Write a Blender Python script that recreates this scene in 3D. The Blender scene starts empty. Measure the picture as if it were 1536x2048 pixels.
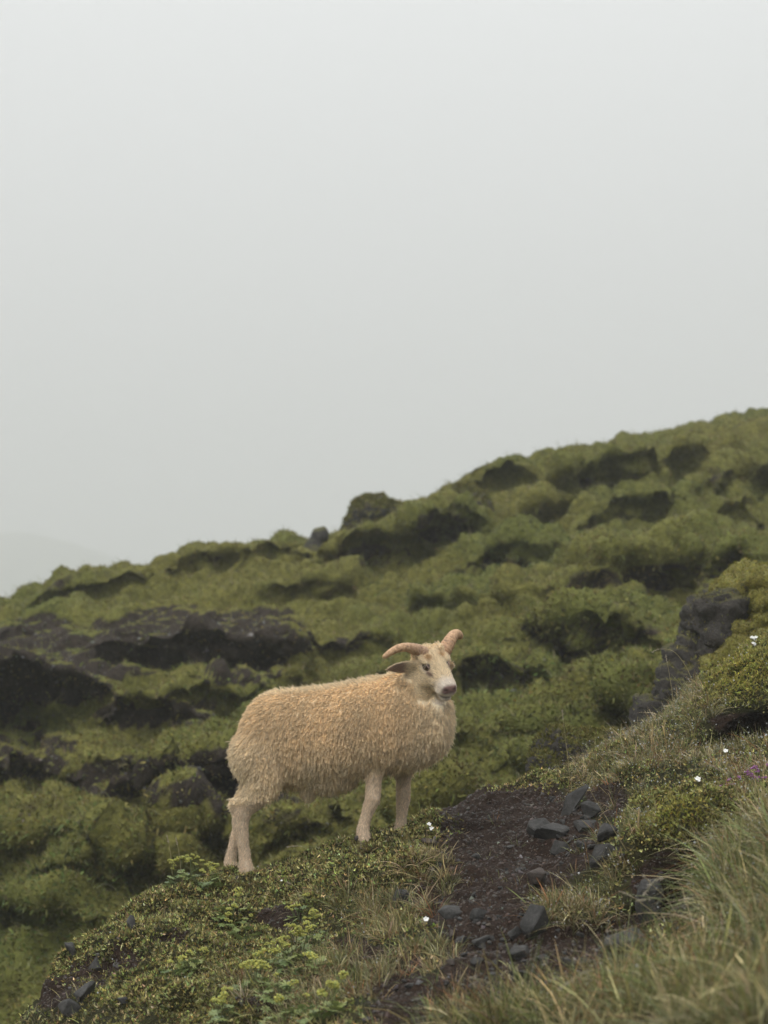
import bpy, bmesh, math, random
import numpy as np
from mathutils import Vector, Matrix
from mathutils.bvhtree import BVHTree

# ------------------------------------------------------------------ camera, sky, sun, exposure
scene = bpy.context.scene
COL = scene.collection
rad = math.radians
HFOV = rad(24.0)
FPX = 768.0 / math.tan(HFOV / 2)          # focal length in photo pixels
HORIZON = 1450.0                          # photo row of the camera's own height

cam_d = bpy.data.cameras.new('camera')
cam = bpy.data.objects.new('camera', cam_d); COL.objects.link(cam)
cam.location = (0, 0, 0); cam.rotation_euler = (rad(90), 0, 0)
cam_d.sensor_fit = 'HORIZONTAL'; cam_d.sensor_width = 36
cam_d.angle = HFOV
cam_d.shift_y = (HORIZON - 1024.0) / 1536.0
cam_d.clip_start = 0.05; cam_d.clip_end = 4000
cam_d.dof.use_dof = True; cam_d.dof.focus_distance = 7.05; cam_d.dof.aperture_fstop = 3.9
cam_d.dof.aperture_blades = 0
scene.camera = cam

SUN_EL, SUN_AZ = 50.0, 210.0              # azimuth clockwise from +Y
world = bpy.data.worlds.new('World'); scene.world = world; world.use_nodes = True
nt = world.node_tree; nt.nodes.clear()
W_out = nt.nodes.new('ShaderNodeOutputWorld'); W_bg = nt.nodes.new('ShaderNodeBackground')
sky = nt.nodes.new('ShaderNodeTexSky'); sky.sky_type = 'NISHITA'; sky.sun_disc = False
sky.sun_elevation = rad(SUN_EL); sky.sun_rotation = rad(SUN_AZ); sky.dust_density = 4
hs = nt.nodes.new('ShaderNodeHueSaturation'); hs.inputs['Saturation'].default_value = 0.12
tc = nt.nodes.new('ShaderNodeTexCoord'); sp = nt.nodes.new('ShaderNodeSeparateXYZ')
mr = nt.nodes.new('ShaderNodeMapRange')
mr.inputs[1].default_value = -0.05; mr.inputs[2].default_value = 1.0
cr = nt.nodes.new('ShaderNodeMix'); cr.data_type = 'RGBA'
cr.inputs[6].default_value = (4.5, 4.57, 4.55, 1); cr.inputs[7].default_value = (18.0, 18.4, 18.7, 1)
mx = nt.nodes.new('ShaderNodeMix'); mx.data_type = 'RGBA'; mx.inputs[0].default_value = 0.93
L = nt.links.new
L(sky.outputs[0], hs.inputs['Color']); L(tc.outputs['Generated'], sp.inputs[0]); L(sp.outputs['Z'], mr.inputs[0])
L(mr.outputs[0], cr.inputs[0]); L(hs.outputs[0], mx.inputs[6]); L(cr.outputs[2], mx.inputs[7])
L(mx.outputs[2], W_bg.inputs[0]); W_bg.inputs[1].default_value = 0.084
L(W_bg.outputs[0], W_out.inputs[0])

sun_d = bpy.data.lights.new('sun', 'SUN'); sun_d.energy = 1.5; sun_d.angle = rad(18); sun_d.color = (1.0, 0.96, 0.9)
sun = bpy.data.objects.new('sun', sun_d); COL.objects.link(sun)
_d = Vector((math.sin(rad(SUN_AZ)) * math.cos(rad(SUN_EL)), math.cos(rad(SUN_AZ)) * math.cos(rad(SUN_EL)), math.sin(rad(SUN_EL))))
sun.rotation_euler = (-_d).to_track_quat('-Z', 'Y').to_euler()
sun.location = (0, 0, 30)

scene.view_settings.view_transform = 'Standard'; scene.view_settings.look = 'None'
scene.view_settings.exposure = 0.30; scene.view_settings.gamma = 1.0
scene.view_settings.use_curve_mapping = False
scene.cycles.volume_bounces = 2
scene.cycles.max_bounces = 6; scene.cycles.diffuse_bounces = 3; scene.cycles.transparent_max_bounces = 4
scene.cycles_curves.shape = 'THICK'

rng = np.random.default_rng(7)
random.seed(7)

# ------------------------------------------------------------------ helpers
def at(u, v, Y):
    return Vector(((u - 768.0) / FPX * Y, Y, (HORIZON - v) / FPX * Y))

def uv_of(V):
    return V[:, 0] / V[:, 1] * FPX + 768.0, HORIZON - V[:, 2] / V[:, 1] * FPX

def _hash(ix, iy, iz):
    h = (ix * 374761393 + iy * 668265263 + iz * 2147483647) & 0xFFFFFFFF
    h = ((h ^ (h >> 13)) * 1274126177) & 0xFFFFFFFF
    h = ((h ^ (h >> 16)) * 2246822519) & 0xFFFFFFFF
    return (h ^ (h >> 15)) & 0xFFFFFFFF

def vnoise(P):
    P = np.asarray(P, float)
    I = np.floor(P).astype(np.int64); F = P - I
    S = F * F * F * (F * (F * 6 - 15) + 10)
    r = 0
    for dx in (0, 1):
        wx = S[:, 0] if dx else 1 - S[:, 0]
        for dy in (0, 1):
            wy = S[:, 1] if dy else 1 - S[:, 1]
            for dz in (0, 1):
                wz = S[:, 2] if dz else 1 - S[:, 2]
                h = _hash(I[:, 0] + dx, I[:, 1] + dy, I[:, 2] + dz)
                g = h / 4294967295.0 * 2 - 1
                r = r + wx * wy * wz * g
    return r

def fbm(P, o=4, gain=0.5, lac=2.03):
    P = np.asarray(P, float); a = 1.0; s = 0; t = 0
    for k in range(o):
        s = s + a * vnoise(P * (lac ** k) + 17.3 * k); t += a; a *= gain
    return s / t

def worley(P):
    """distance to the nearest feature point of a jittered 3D lattice, and its id"""
    I = np.floor(P).astype(np.int64)
    best = np.full(len(P), 9.0); second = np.full(len(P), 9.0)
    for dx in (-1, 0, 1):
        for dy in (-1, 0, 1):
            for dz in (-1, 0, 1):
                C = I + np.array([dx, dy, dz])
                h = _hash(C[:, 0], C[:, 1], C[:, 2])
                J = np.stack([(h & 1023) / 1023.0, ((h >> 10) & 1023) / 1023.0, ((h >> 20) & 1023) / 1023.0], 1)
                d = np.linalg.norm(C + J - P, axis=1)
                second = np.where(d < best, best, np.minimum(second, d))
                best = np.minimum(best, d)
    return best, second

def smooth(a, b, x):
    t = np.clip((x - a) / (b - a), 0, 1)
    return t * t * (3 - 2 * t)

def tps(P, z, Q, lam=1e-4):
    P = np.asarray(P, float); z = np.asarray(z, float); n = len(P)
    def U(r2): return 0.5 * r2 * np.log(r2 + 1e-12)
    K = U(((P[:, None] - P[None]) ** 2).sum(-1)) + lam * np.eye(n)
    A = np.zeros((n + 3, n + 3)); A[:n, :n] = K; A[:n, n] = 1; A[:n, n + 1:] = P
    A[n, :n] = 1; A[n + 1:, :n] = P.T
    w = np.linalg.solve(A, np.concatenate([z, np.zeros(3)]))
    out = np.empty(len(Q))
    for s in range(0, len(Q), 50000):
        q = Q[s:s + 50000]
        out[s:s + 50000] = U(((q[:, None] - P[None]) ** 2).sum(-1)) @ w[:n] + w[n] + q @ w[n + 1:]
    return out

def mesh_np(name, V, F, col=None, attrs=None, smooth_shade=True):
    """V (n,3), F (m,k) with uniform k"""
    V = np.asarray(V, np.float32); F = np.asarray(F, np.int32)
    me = bpy.data.meshes.new(name)
    m, k = F.shape
    me.vertices.add(len(V)); me.vertices.foreach_set('co', V.ravel())
    me.loops.add(m * k); me.loops.foreach_set('vertex_index', F.ravel())
    me.polygons.add(m); me.polygons.foreach_set('loop_start', np.arange(m, dtype=np.int32) * k)
    me.update(calc_edges=True)
    if smooth_shade:
        me.polygons.foreach_set('use_smooth', np.ones(m, bool))
    if col is not None:
        c = np.ones((len(V), 4), np.float32); c[:, :3] = col
        me.attributes.new('Col', 'FLOAT_COLOR', 'POINT').data.foreach_set('color', c.ravel())
    for nme, a in (attrs or {}).items():
        me.attributes.new(nme, 'FLOAT', 'POINT').data.foreach_set('value', np.asarray(a, np.float32))
    me.validate(); me.update()
    return me

def link(name, data, parent=None, mat=None):
    o = bpy.data.objects.new(name, data); COL.objects.link(o)
    if parent is not None: o.parent = parent
    if mat is not None and data is not None and len(data.materials) == 0: data.materials.append(mat)
    return o

def tag(o, label=None, cat=None, group=None, kind=None):
    if label: o['label'] = label
    if cat: o['category'] = cat
    if group: o['group'] = group
    if kind: o['kind'] = kind
    return o

def empty(name, loc, label, cat, group=None):
    o = bpy.data.objects.new(name, None); COL.objects.link(o); o.location = loc
    o.empty_display_size = 0.05
    return tag(o, label, cat, group)

def grid_faces(nr, nc):
    i = np.arange(nr * nc).reshape(nr, nc)
    return np.stack([i[:-1, :-1].ravel(), i[:-1, 1:].ravel(), i[1:, 1:].ravel(), i[1:, :-1].ravel()], 1)

def grid_normals(V, nr, nc):
    G = V.reshape(nr, nc, 3)
    du = np.gradient(G, axis=1); dv = np.gradient(G, axis=0)
    N = np.cross(du, dv); N /= np.linalg.norm(N, axis=2, keepdims=True) + 1e-12
    return N.reshape(-1, 3)

def scatter(V, F, dens, n):
    """n random points on quads F weighted by vertex density"""
    A, B, C, D = (V[F[:, i]] for i in range(4))
    nr = np.cross(C - A, D - B); area = 0.5 * np.linalg.norm(nr, axis=1)
    w = area * dens[F].mean(1); w = w / w.sum()
    f = rng.choice(len(F), n, p=w)
    s, t = rng.random((2, n, 1))
    P = (A[f] * (1 - s) + B[f] * s) * (1 - t) + (D[f] * (1 - s) + C[f] * s) * t
    N = nr[f] / (np.linalg.norm(nr[f], axis=1, keepdims=True) + 1e-12)
    N = N * np.sign(N[:, 2:3] + 1e-9) if False else N
    return P, N, f

def unit(a): return a / (np.linalg.norm(a, axis=-1, keepdims=True) + 1e-12)

def blades(P, D, Ln, Wd, bend, col, nseg=4, side=None, tipcol=None, blunt=0.8):
    """tapered bent ribbons; returns V, F(tri), col"""
    n = len(P); Ln = np.broadcast_to(Ln, n)[:, None]; Wd = np.broadcast_to(Wd, n)[:, None]
    if side is None:
        side = unit(np.cross(D, rng.normal(size=(n, 3))))
    bend = np.asarray(bend, float)
    Vs = []; Cs = []
    for k in range(nseg + 1):
        t = k / nseg
        c = P + D * Ln * t + bend * Ln * t * t
        cc = col if tipcol is None else col * (1 - t) + tipcol * t
        if k < nseg:
            w = Wd * (1 - t) ** blunt * 0.5 + Wd * 0.06
            Vs += [c - side * w, c + side * w]; Cs += [cc, cc]
        else:
            Vs += [c]; Cs += [cc]
    V = np.stack(Vs, 1); C = np.stack(Cs, 1); m = V.shape[1]
    f = []
    for k in range(nseg - 1):
        a = 2 * k
        f += [[a, a + 1, a + 3], [a, a + 3, a + 2]]
    a = 2 * (nseg - 1); f += [[a, a + 1, a + 2]]
    F = (np.array(f)[None] + (np.arange(n) * m)[:, None, None]).reshape(-1, 3)
    return V.reshape(-1, 3), F, C.reshape(-1, 3)

def join_np(parts):
    Vs, Fs, Cs, o = [], [], [], 0
    for V, F, C in parts:
        Vs.append(V); Fs.append(F + o); Cs.append(C); o += len(V)
    return np.concatenate(Vs), np.concatenate(Fs), np.concatenate(Cs)

def pick(cols, w, n, jit=0.18):
    cols = np.array(cols); w = np.array(w, float); w /= w.sum()
    c = cols[rng.choice(len(cols), n, p=w)]
    return c * np.exp(rng.normal(0, jit, (n, 1))) * np.exp(rng.normal(0, jit * 0.3, (n, 3)))

# ---------------------------------------------------------------- materials
def new_mat(name):
    m = bpy.data.materials.new(name); m.use_nodes = True
    n = m.node_tree.nodes; b = n['Principled BSDF']
    return m, m.node_tree, b

def attr_node(nt, name):
    a = nt.nodes.new('ShaderNodeAttribute'); a.attribute_name = name; return a

def noise_node(nt, scale, detail=5, rough=0.6, coord='Object', vec=None):
    t = nt.nodes.new('ShaderNodeTexNoise'); t.inputs['Scale'].default_value = scale
    t.inputs['Detail'].default_value = detail; t.inputs['Roughness'].default_value = rough
    if vec is None:
        tc = nt.nodes.new('ShaderNodeTexCoord'); nt.links.new(tc.outputs[coord], t.inputs['Vector'])
    else: nt.links.new(vec, t.inputs['Vector'])
    return t

def ramp(nt, src, stops):
    r = nt.nodes.new('ShaderNodeValToRGB'); e = r.color_ramp.elements
    while len(e) < len(stops): e.new(0.5)
    for i, (p, c) in enumerate(stops):
        e[i].position = p; e[i].color = (*c, 1) if len(c) == 3 else c
    nt.links.new(src, r.inputs[0]); return r

def mixc(nt, fac, a, b, mode='MIX'):
    m = nt.nodes.new('ShaderNodeMix'); m.data_type = 'RGBA'; m.blend_type = mode
    for s, i in ((fac, 0), (a, 6), (b, 7)):
        if hasattr(s, 'is_linked'): nt.links.new(s, m.inputs[i])
        else: m.inputs[i].default_value = s if i == 0 else (*s, 1)
    return m.outputs[2]

def bump(nt, b, src, strength, dist):
    n = nt.nodes.new('ShaderNodeBump'); n.inputs['Strength'].default_value = strength
    n.inputs['Distance'].default_value = dist
    nt.links.new(src, n.inputs['Height']); nt.links.new(n.outputs[0], b.inputs['Normal'])

def leaf_mat(name, rough=0.5, trans=0.25, spec=0.35):
    """colour per piece from the vertex colours, a little light through the blade"""
    m, nt, b = new_mat(name)
    a = attr_node(nt, 'Col'); nt.links.new(a.outputs['Color'], b.inputs['Base Color'])
    b.inputs['Roughness'].default_value = rough; b.inputs['Specular IOR Level'].default_value = spec
    t = nt.nodes.new('ShaderNodeBsdfTranslucent'); nt.links.new(a.outputs['Color'], t.inputs[0])
    mix = nt.nodes.new('ShaderNodeMixShader'); mix.inputs[0].default_value = trans
    nt.links.new(b.outputs[0], mix.inputs[1]); nt.links.new(t.outputs[0], mix.inputs[2])
    nt.links.new(mix.outputs[0], nt.nodes['Material Output'].inputs[0])
    return m

def plain_mat(name, colr, rough=0.6, spec=0.4, var=0.25, scale=40):
    m, nt, b = new_mat(name)
    t = noise_node(nt, scale)
    c1 = tuple(x * (1 - var) for x in colr); c2 = tuple(min(1, x * (1 + var)) for x in colr)
    r = ramp(nt, t.outputs[0], [(0.3, c1), (0.7, c2)])
    nt.links.new(r.outputs[0], b.inputs['Base Color'])
    b.inputs['Roughness'].default_value = rough; b.inputs['Specular IOR Level'].default_value = spec
    return m

def rock_mat(name, dark, light, scale=9, moss=None, moss_lo=0.45, moss_hi=0.75, bump_s=0.7, bump_d=0.012, rough=0.8):
    m, nt, b = new_mat(name)
    tc = nt.nodes.new('ShaderNodeTexCoord'); g = nt.nodes.new('ShaderNodeNewGeometry')
    n1 = noise_node(nt, scale, 8, 0.7, vec=g.outputs['Position']); n2 = noise_node(nt, scale * 7, 4, 0.6, vec=g.outputs['Position'])
    r = ramp(nt, n1.outputs[0], [(0.3, dark), (0.72, light)])
    sp = ramp(nt, n2.outputs[0], [(0.35, (0.65,) * 3), (0.7, (1.25,) * 3)])
    c = mixc(nt, 1.0, r.outputs[0], sp.outputs[0], 'MULTIPLY')
    if moss:
        s = nt.nodes.new('ShaderNodeSeparateXYZ'); nt.links.new(g.outputs['Normal'], s.inputs[0])
        ad = nt.nodes.new('ShaderNodeMath'); ad.operation = 'MULTIPLY_ADD'; ad.inputs[1].default_value = 0.9
        nt.links.new(n1.outputs[0], ad.inputs[0]); nt.links.new(s.outputs['Z'], ad.inputs[2])
        mrng = nt.nodes.new('ShaderNodeMapRange'); mrng.inputs[1].default_value = moss_lo + 0.45; mrng.inputs[2].default_value = moss_hi + 0.45
        nt.links.new(ad.outputs[0], mrng.inputs[0])
        mc = ramp(nt, n2.outputs[0], [(0.3, tuple(x * 0.45 for x in moss)), (0.75, tuple(x * 1.25 for x in moss))])
        c = mixc(nt, mrng.outputs[0], c, mc.outputs[0])
    nt.links.new(c, b.inputs['Base Color'])
    b.inputs['Roughness'].default_value = rough
    ma = nt.nodes.new('ShaderNodeMath'); ma.operation = 'MULTIPLY_ADD'; ma.inputs[1].default_value = 0.35
    nt.links.new(n2.outputs[0], ma.inputs[0]); nt.links.new(n1.outputs[0], ma.inputs[2])
    bump(nt, b, ma.outputs[0], bump_s, bump_d)
    return m

M_leaf = leaf_mat('blade_leaf', 0.36, 0.25, 0.5)
M_moss = leaf_mat('moss_leaf', 0.75, 0.15, 0.2)
M_rock = rock_mat('basalt', (0.012, 0.0113, 0.0105), (0.070, 0.067, 0.063), 14)
M_rock_brown = rock_mat('brown_basalt', (0.02, 0.015, 0.012), (0.085, 0.064, 0.052), 14)

def ground_mat(name, soil_d, soil_l, moss_d, moss_l, grass_d, grass_l, s1, bdist):
    m, nt, b = new_mat(name)
    g = nt.nodes.new('ShaderNodeNewGeometry')
    n1 = noise_node(nt, s1, 6, 0.65, vec=g.outputs['Position'])
    n2 = noise_node(nt, s1 * 9, 5, 0.7, vec=g.outputs['Position'])
    n3 = noise_node(nt, s1 * 0.22, 3, 0.5, vec=g.outputs['Position'])
    so = ramp(nt, n2.outputs[0], [(0.3, soil_d), (0.7, soil_l)])
    mo = ramp(nt, n2.outputs[0], [(0.3, moss_d), (0.7, moss_l)])
    gr = ramp(nt, n2.outputs[0], [(0.3, grass_d), (0.7, grass_l)])
    hue = ramp(nt, n3.outputs[0], [(0.42, (0, 0, 0)), (0.6, (1, 1, 1))])
    veg = mixc(nt, hue.outputs[0], mo.outputs[0], gr.outputs[0])
    a = attr_node(nt, 'soil')
    ad = nt.nodes.new('ShaderNodeMath'); ad.operation = 'ADD'
    sc = nt.nodes.new('ShaderNodeMapRange'); sc.inputs[1].default_value = 0.3; sc.inputs[2].default_value = 0.7
    sc.inputs[3].default_value = -0.3; sc.inputs[4].default_value = 0.3
    nt.links.new(n1.outputs[0], sc.inputs[0]); nt.links.new(sc.outputs[0], ad.inputs[0]); nt.links.new(a.outputs['Fac'], ad.inputs[1])
    th = nt.nodes.new('ShaderNodeMapRange'); th.inputs[1].default_value = 0.38; th.inputs[2].default_value = 0.62
    nt.links.new(ad.outputs[0], th.inputs[0])
    c = mixc(nt, th.outputs[0], veg, so.outputs[0])
    nt.links.new(c, b.inputs['Base Color']); b.inputs['Roughness'].default_value = 0.9
    b.inputs['Specular IOR Level'].default_value = 0.2
    bump(nt, b, n2.outputs[0], 0.9, bdist)
    return m

M_ground = ground_mat('near_ground', (0.009, 0.0055, 0.004), (0.050, 0.030, 0.020), (0.012, 0.011, 0.004), (0.05, 0.045, 0.014),
                      (0.010, 0.011, 0.004), (0.035, 0.036, 0.012), 7, 0.02)
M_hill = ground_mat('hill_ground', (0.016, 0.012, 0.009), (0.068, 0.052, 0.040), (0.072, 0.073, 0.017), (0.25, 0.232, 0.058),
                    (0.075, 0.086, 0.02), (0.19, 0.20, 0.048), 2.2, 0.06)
M_far = plain_mat('far_moss', (0.085, 0.10, 0.035), 0.95, 0.1, 0.3, 0.08)
M_valley = plain_mat('valley_grass', (0.06, 0.075, 0.025), 0.95, 0.1, 0.4, 0.15)

# ================================================================== NEAR GROUND
ctrl = [  # photo column, photo row, metres from the camera
 # where the sheep stands, and the crest behind it
 (455,1758,7.35),(500,1758,7.1),(600,1736,7.2),(735,1678,7.1),(800,1664,7.35),(465,1760,7.55),(620,1738,7.6),
 (860,1644,7.6),(940,1598,7.8),(1000,1570,7.95),(1080,1560,8.0),(1160,1535,8.0),(1260,1475,8.0),(1320,1448,8.1),
 (1400,1392,8.1),(1470,1330,8.1),(1536,1285,8.15),(1700,1160,8.3),(2000,980,8.5),
 # falling left edge
 (390,1775,7.15),(320,1796,7.05),(230,1852,6.95),(150,1905,6.8),(90,1972,6.6),(30,2066,6.35),(-120,2230,6.1),(-350,2500,5.9),
 (60,2120,7.2),(150,2010,7.5),(0,2190,6.8),(250,1905,7.7),(330,1860,7.9),(-60,2230,6.5),
 # face of the mound
 (300,1900,6.55),(420,1850,6.75),(560,1830,6.75),(700,1800,6.7),(820,1760,6.75),(200,1980,6.2),(350,2048,5.75),(500,1950,6.1),
 (650,1930,6.0),(600,2048,5.3),(780,1880,6.1),(850,2048,4.95),(800,1960,5.6),
 # path
 (920,1690,7.1),(1000,1640,7.4),(1100,1600,7.6),(1180,1610,7.3),(1000,1740,6.65),(1100,1700,6.85),(1200,1680,6.8),
 (950,1820,6.1),(1060,1830,6.0),(1180,1800,6.15),(950,1930,5.45),(1100,1900,5.6),(1230,1870,5.7),(1050,2048,4.75),(1200,1960,5.1),
 (1200,2048,4.5),
 # right bank
 (1250,1600,7.1),(1300,1540,7.4),(1400,1500,7.3),(1536,1480,7.1),(1300,1660,6.45),(1420,1620,6.5),(1536,1600,6.3),
 (1300,1850,5.65),(1400,1800,5.55),(1470,1730,5.5),(1536,1690,5.4),(1350,1950,4.9),(1450,1900,4.75),(1536,1850,4.6),
 (1536,2048,3.7),(1350,2048,4.1),(1800,1650,4.6),(1900,1450,6.0),(1800,2000,3.4),
]
CP = [at(*c) for c in ctrl]
for X, Y, Z in [(-2.2,9.3,-2.1),(-1.0,9.0,-1.5),(0,9.2,-1.25),(0.8,9.3,-0.75),(1.5,9.6,-0.15),(2.4,9.8,0.25),(4,9.6,0.75),
                (-2.5,11.5,-3.2),(0,11.5,-3.0),(1.6,11.5,-1.8),(4,11.5,-1.2),(-6,11,-3.6),(-6,5,-3.2),(-6,-3,-2.8),(6.5,11,0.3),(6.5,5,0.7),(6.5,-3,-0.3),
                (-2.4,3,-1.6),(0,2.2,-1.12),(1.2,2.2,-0.98),(2.6,2.4,-0.55),(0,-3,-1.75),(-2.2,6.6,-1.65),(-2.6,7.6,-1.9)]:
    CP.append(Vector((X, Y, Z)))
CP = np.array([tuple(p) for p in CP])
xs = np.concatenate([np.arange(-6, -2.0, 0.12), np.arange(-2.0, 2.3, 0.0125), np.arange(2.3, 6.5, 0.12)])
ys = np.concatenate([np.arange(-3, 3.3, 0.15), np.arange(3.3, 8.7, 0.0125), np.arange(8.7, 11.5, 0.06)])
GX, GY = np.meshgrid(xs, ys); nr, nc = GX.shape
Q = np.stack([GX.ravel(), GY.ravel()], 1)
gz = tps(CP[:, :2], CP[:, 2], Q, 2e-3)
GV = np.column_stack([Q, gz])

def push(V, c, r, d, aniso=(1, 1, 1)):
    q = (V - np.array(c)) / (np.array(aniso) * r)
    w = np.exp(-(q ** 2).sum(1) * 1.4)
    V += w[:, None] * np.array(d)

# hummocks and hollows of the near ground
push(GV, at(1345, 1650, 6.3), 0.22, (0, -0.25, 0.10))
push(GV, at(1440, 1640, 6.25), 0.22, (0, -0.13, 0.06))
push(GV, at(1345, 1775, 5.75), 0.17, (0.02, 0.62, -0.10), (1.25, 1.2, 1))
push(GV, at(1470, 1370, 7.7), 0.22, (0, -0.07, 0.05), (1.5, 1, 1))
push(GV, at(1490, 1455, 7.25), 0.15, (0, 0.42, -0.08), (1.6, 1, 1))
push(GV, at(330, 1880, 6.6), 0.16, (0, -0.08, 0.06)); push(GV, at(300, 1815, 6.95), 0.13, (0, -0.05, 0.05))
push(GV, at(400, 1900, 6.4), 0.15, (0, -0.07, 0.05)); push(GV, at(470, 1830, 6.75), 0.10, (0, -0.05, 0.05))
push(GV, at(380, 2000, 5.9), 0.15, (0, -0.05, 0.05)); push(GV, at(505, 2020, 5.5), 0.10, (0, 0.1, -0.07))
push(GV, at(700, 1770, 6.85), 0.14, (0, -0.05, 0.05), (1.5, 1, 1)); push(GV, at(830, 1730, 6.8), 0.13, (0, -0.07, 0.05))
push(GV, at(1250, 1560, 7.3), 0.12, (0, -0.05, 0.05)); push(GV, at(1130, 1840, 5.9), 0.15, (0, -0.05, 0.04), (1.4, 1, 1))
push(GV, at(870, 1660, 7.4), 0.08, (0, -0.03, 0.04)); push(GV, at(240, 1900, 6.7), 0.09, (0, 0.09, -0.06))
_, GUv = uv_of(np.where(GV[:, 1:2] > 0.5, GV, np.array([[0, 0.5, -9.0]])))
GUu, _ = uv_of(np.where(GV[:, 1:2] > 0.5, GV, np.array([[0, 0.5, -9.0]])))

def blob(u, v, specs, wob=None):
    m = np.zeros(len(u))
    for (u0, v0, ru, rv) in specs:
        d = np.sqrt(((u - u0) / ru) ** 2 + ((v - v0) / rv) ** 2)
        if wob is not None: d = d + wob
        m = np.maximum(m, 1 - smooth(0.75, 1.15, d))
    return m

wob = 0.35 * fbm(GV * 5.0, 3)
near = (GV[:, 1] < 8.6)
g_soil = blob(GUu, GUv, [(960,1650,100,75),(1040,1620,120,60),(1010,1720,150,90),(1100,1680,120,80),(930,1790,110,70),(1000,1870,120,70),
    (1130,1900,140,60),(1230,1900,80,60),(960,1960,90,70),(1080,1970,150,50),(770,1950,80,50),(860,2010,110,60),(700,1900,40,30),
    (520,2010,60,25),(560,1840,50,22),(345,1880,40,15),(255,1925,40,25),(170,1950,50,35),(110,1990,45,40)], wob) * near
g_soil = np.maximum(g_soil, blob(GUu, GUv, [(1345, 1775, 75, 75), (1500, 1455, 75, 35), (1215, 1600, 45, 45)], wob) * near)
g_moss = blob(GUu, GUv, [(330,1850,130,70),(420,1900,140,70),(560,1790,160,45),(700,1740,180,55),(870,1660,70,45),(470,1790,150,40),
    (300,1960,150,80),(430,2010,130,60),(1350,1640,110,55),(1470,1600,110,50),(1480,1340,120,80),(1040,1570,110,20),(150,1920,120,60),
    (780,1710,90,45),(1250,1530,60,35)], wob) * near
GN = grid_normals(GV, nr, nc)
f1, f2 = worley(GV * np.array([7.0, 7.0, 7.0]) + 0.25 * fbm(GV * 9, 2)[:, None])
lump = np.clip(f2 - f1, 0, 0.6)
GV += GN * (0.022 * fbm(GV * 4.5, 4) + 0.010 * fbm(GV * 16, 3))[:, None]
GV += GN * ((0.05 * lump * np.clip(g_moss * 1.2 - g_soil, 0, 1) + 0.018 * lump * (1 - g_soil)) * near)[:, None]
GV += GN * (0.012 * np.abs(fbm(GV * 40, 2)) * near)[:, None]
GV += GN * ((0.055 * fbm(GV * 7 + 3, 3) + 0.022 * np.abs(fbm(GV * 22, 3)) - 0.01) * np.clip(g_soil, 0, 1) * near)[:, None]
GF = grid_faces(nr, nc)
GN = grid_normals(GV, nr, nc)
g_me = mesh_np('near_slope', GV, GF, attrs={'soil': np.clip(g_soil, 0, 1)})
ground = tag(link('ground', g_me, mat=M_ground), kind='structure')
inwin = (xs > -2.1) & (xs < 2.4)
ki, kj = np.where((ys > 2.5) & (ys < 9.6))[0], np.where(inwin)[0]
sub = np.ix_(ki, kj); subV = GV.reshape(nr, nc, 3)[sub].reshape(-1, 3)
bvh = BVHTree.FromPolygons(subV.tolist(), grid_faces(len(ki), len(kj)).tolist())

def hit(u, v):
    """the point of the near ground seen at photo pixel (u, v)"""
    d = at(u, v, 1.0).normalized()
    p, n, i, t = bvh.ray_cast(Vector((0, 0, 0)), d)
    if p is None:
        q = bvh.find_nearest(at(u, v, 7.0)); p, n = q[0], q[1]
    if n.z < 0: n = -n
    return p, n

def drop(x, y):
    p, n, i, t = bvh.ray_cast(Vector((x, y, 5)), Vector((0, 0, -1)))
    return p

# ================================================================== BACKGROUND HILLSIDE
hc = [(-500,1330,19),(-200,1262,19.3),(0,1202,19.5),(150,1150,19.7),(270,1122,20),(400,1104,20.3),(510,1100,20.6),(620,1090,21),(690,1075,21.2),
 (760,1045,21.4),(850,1000,21.8),(950,955,22.2),(1100,902,22.8),(1300,858,23.6),(1420,832,24),(1536,806,24.5),(1800,752,25.5),(2200,700,27),
 (-500,2100,11.6),(0,2020,11.8),(300,1860,11.8),(600,1770,11.8),(900,1640,11.8),(1150,1530,11.8),(1400,1440,11.8),(1700,1350,12),(2200,1250,12.5),
 (-500,1700,14.5),(0,1700,13.8),(300,1650,13.6),(600,1600,13.6),(900,1500,13.4),(1200,1380,13.4),(1450,1280,13.8),(1700,1220,14),
 (0,1440,16.4),(300,1440,15.8),(600,1400,15.9),(900,1310,16),(1200,1220,16.4),(1400,1190,16.8),(1600,1150,17),
 (0,1300,17.6),(200,1250,18),(450,1240,18),(700,1200,18.4),(950,1130,19),(1200,1080,19.6),(1450,1020,20.4),(1700,960,21.5),(2200,1000,18)]
HC = np.array([tuple(at(*c)) for c in hc])
back = []
for (u, v, Y) in hc[:18]:
    p = at(u, v, Y); back.append((p.x * 1.05, p.y + 2.2, p.z - 0.35)); back.append((p.x * 1.12, p.y + 8, p.z - 3.2))
HC = np.concatenate([HC, np.array(back), np.array([(-9, 9, -3.4), (-3, 9, -3.2), (0, 9, -3), (3, 9.5, -2.4), (8, 9, -1.4)])])
hx = np.arange(-7.5, 9.5, 0.034); hy = np.concatenate([np.arange(9.5, 23.0, 0.034), np.arange(23.0, 33, 0.12)])
HX, HY = np.meshgrid(hx, hy); hr, hcn = HX.shape
Q = np.stack([HX.ravel(), HY.ravel()], 1)
HV = np.column_stack([Q, tps(HC[:, :2], HC[:, 2], Q, 5e-3)])
hu, hv = uv_of(HV)
front = 1 - smooth(-0.1, 1.2, HV[:, 1] - np.interp(hu, [c[0] for c in hc[:18]], [c[2] for c in hc[:18]]))
amp = np.zeros(len(HV))
LW = fbm(np.column_stack([hu * 0.018, hv * 0.01, hu * 0]), 2)
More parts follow.
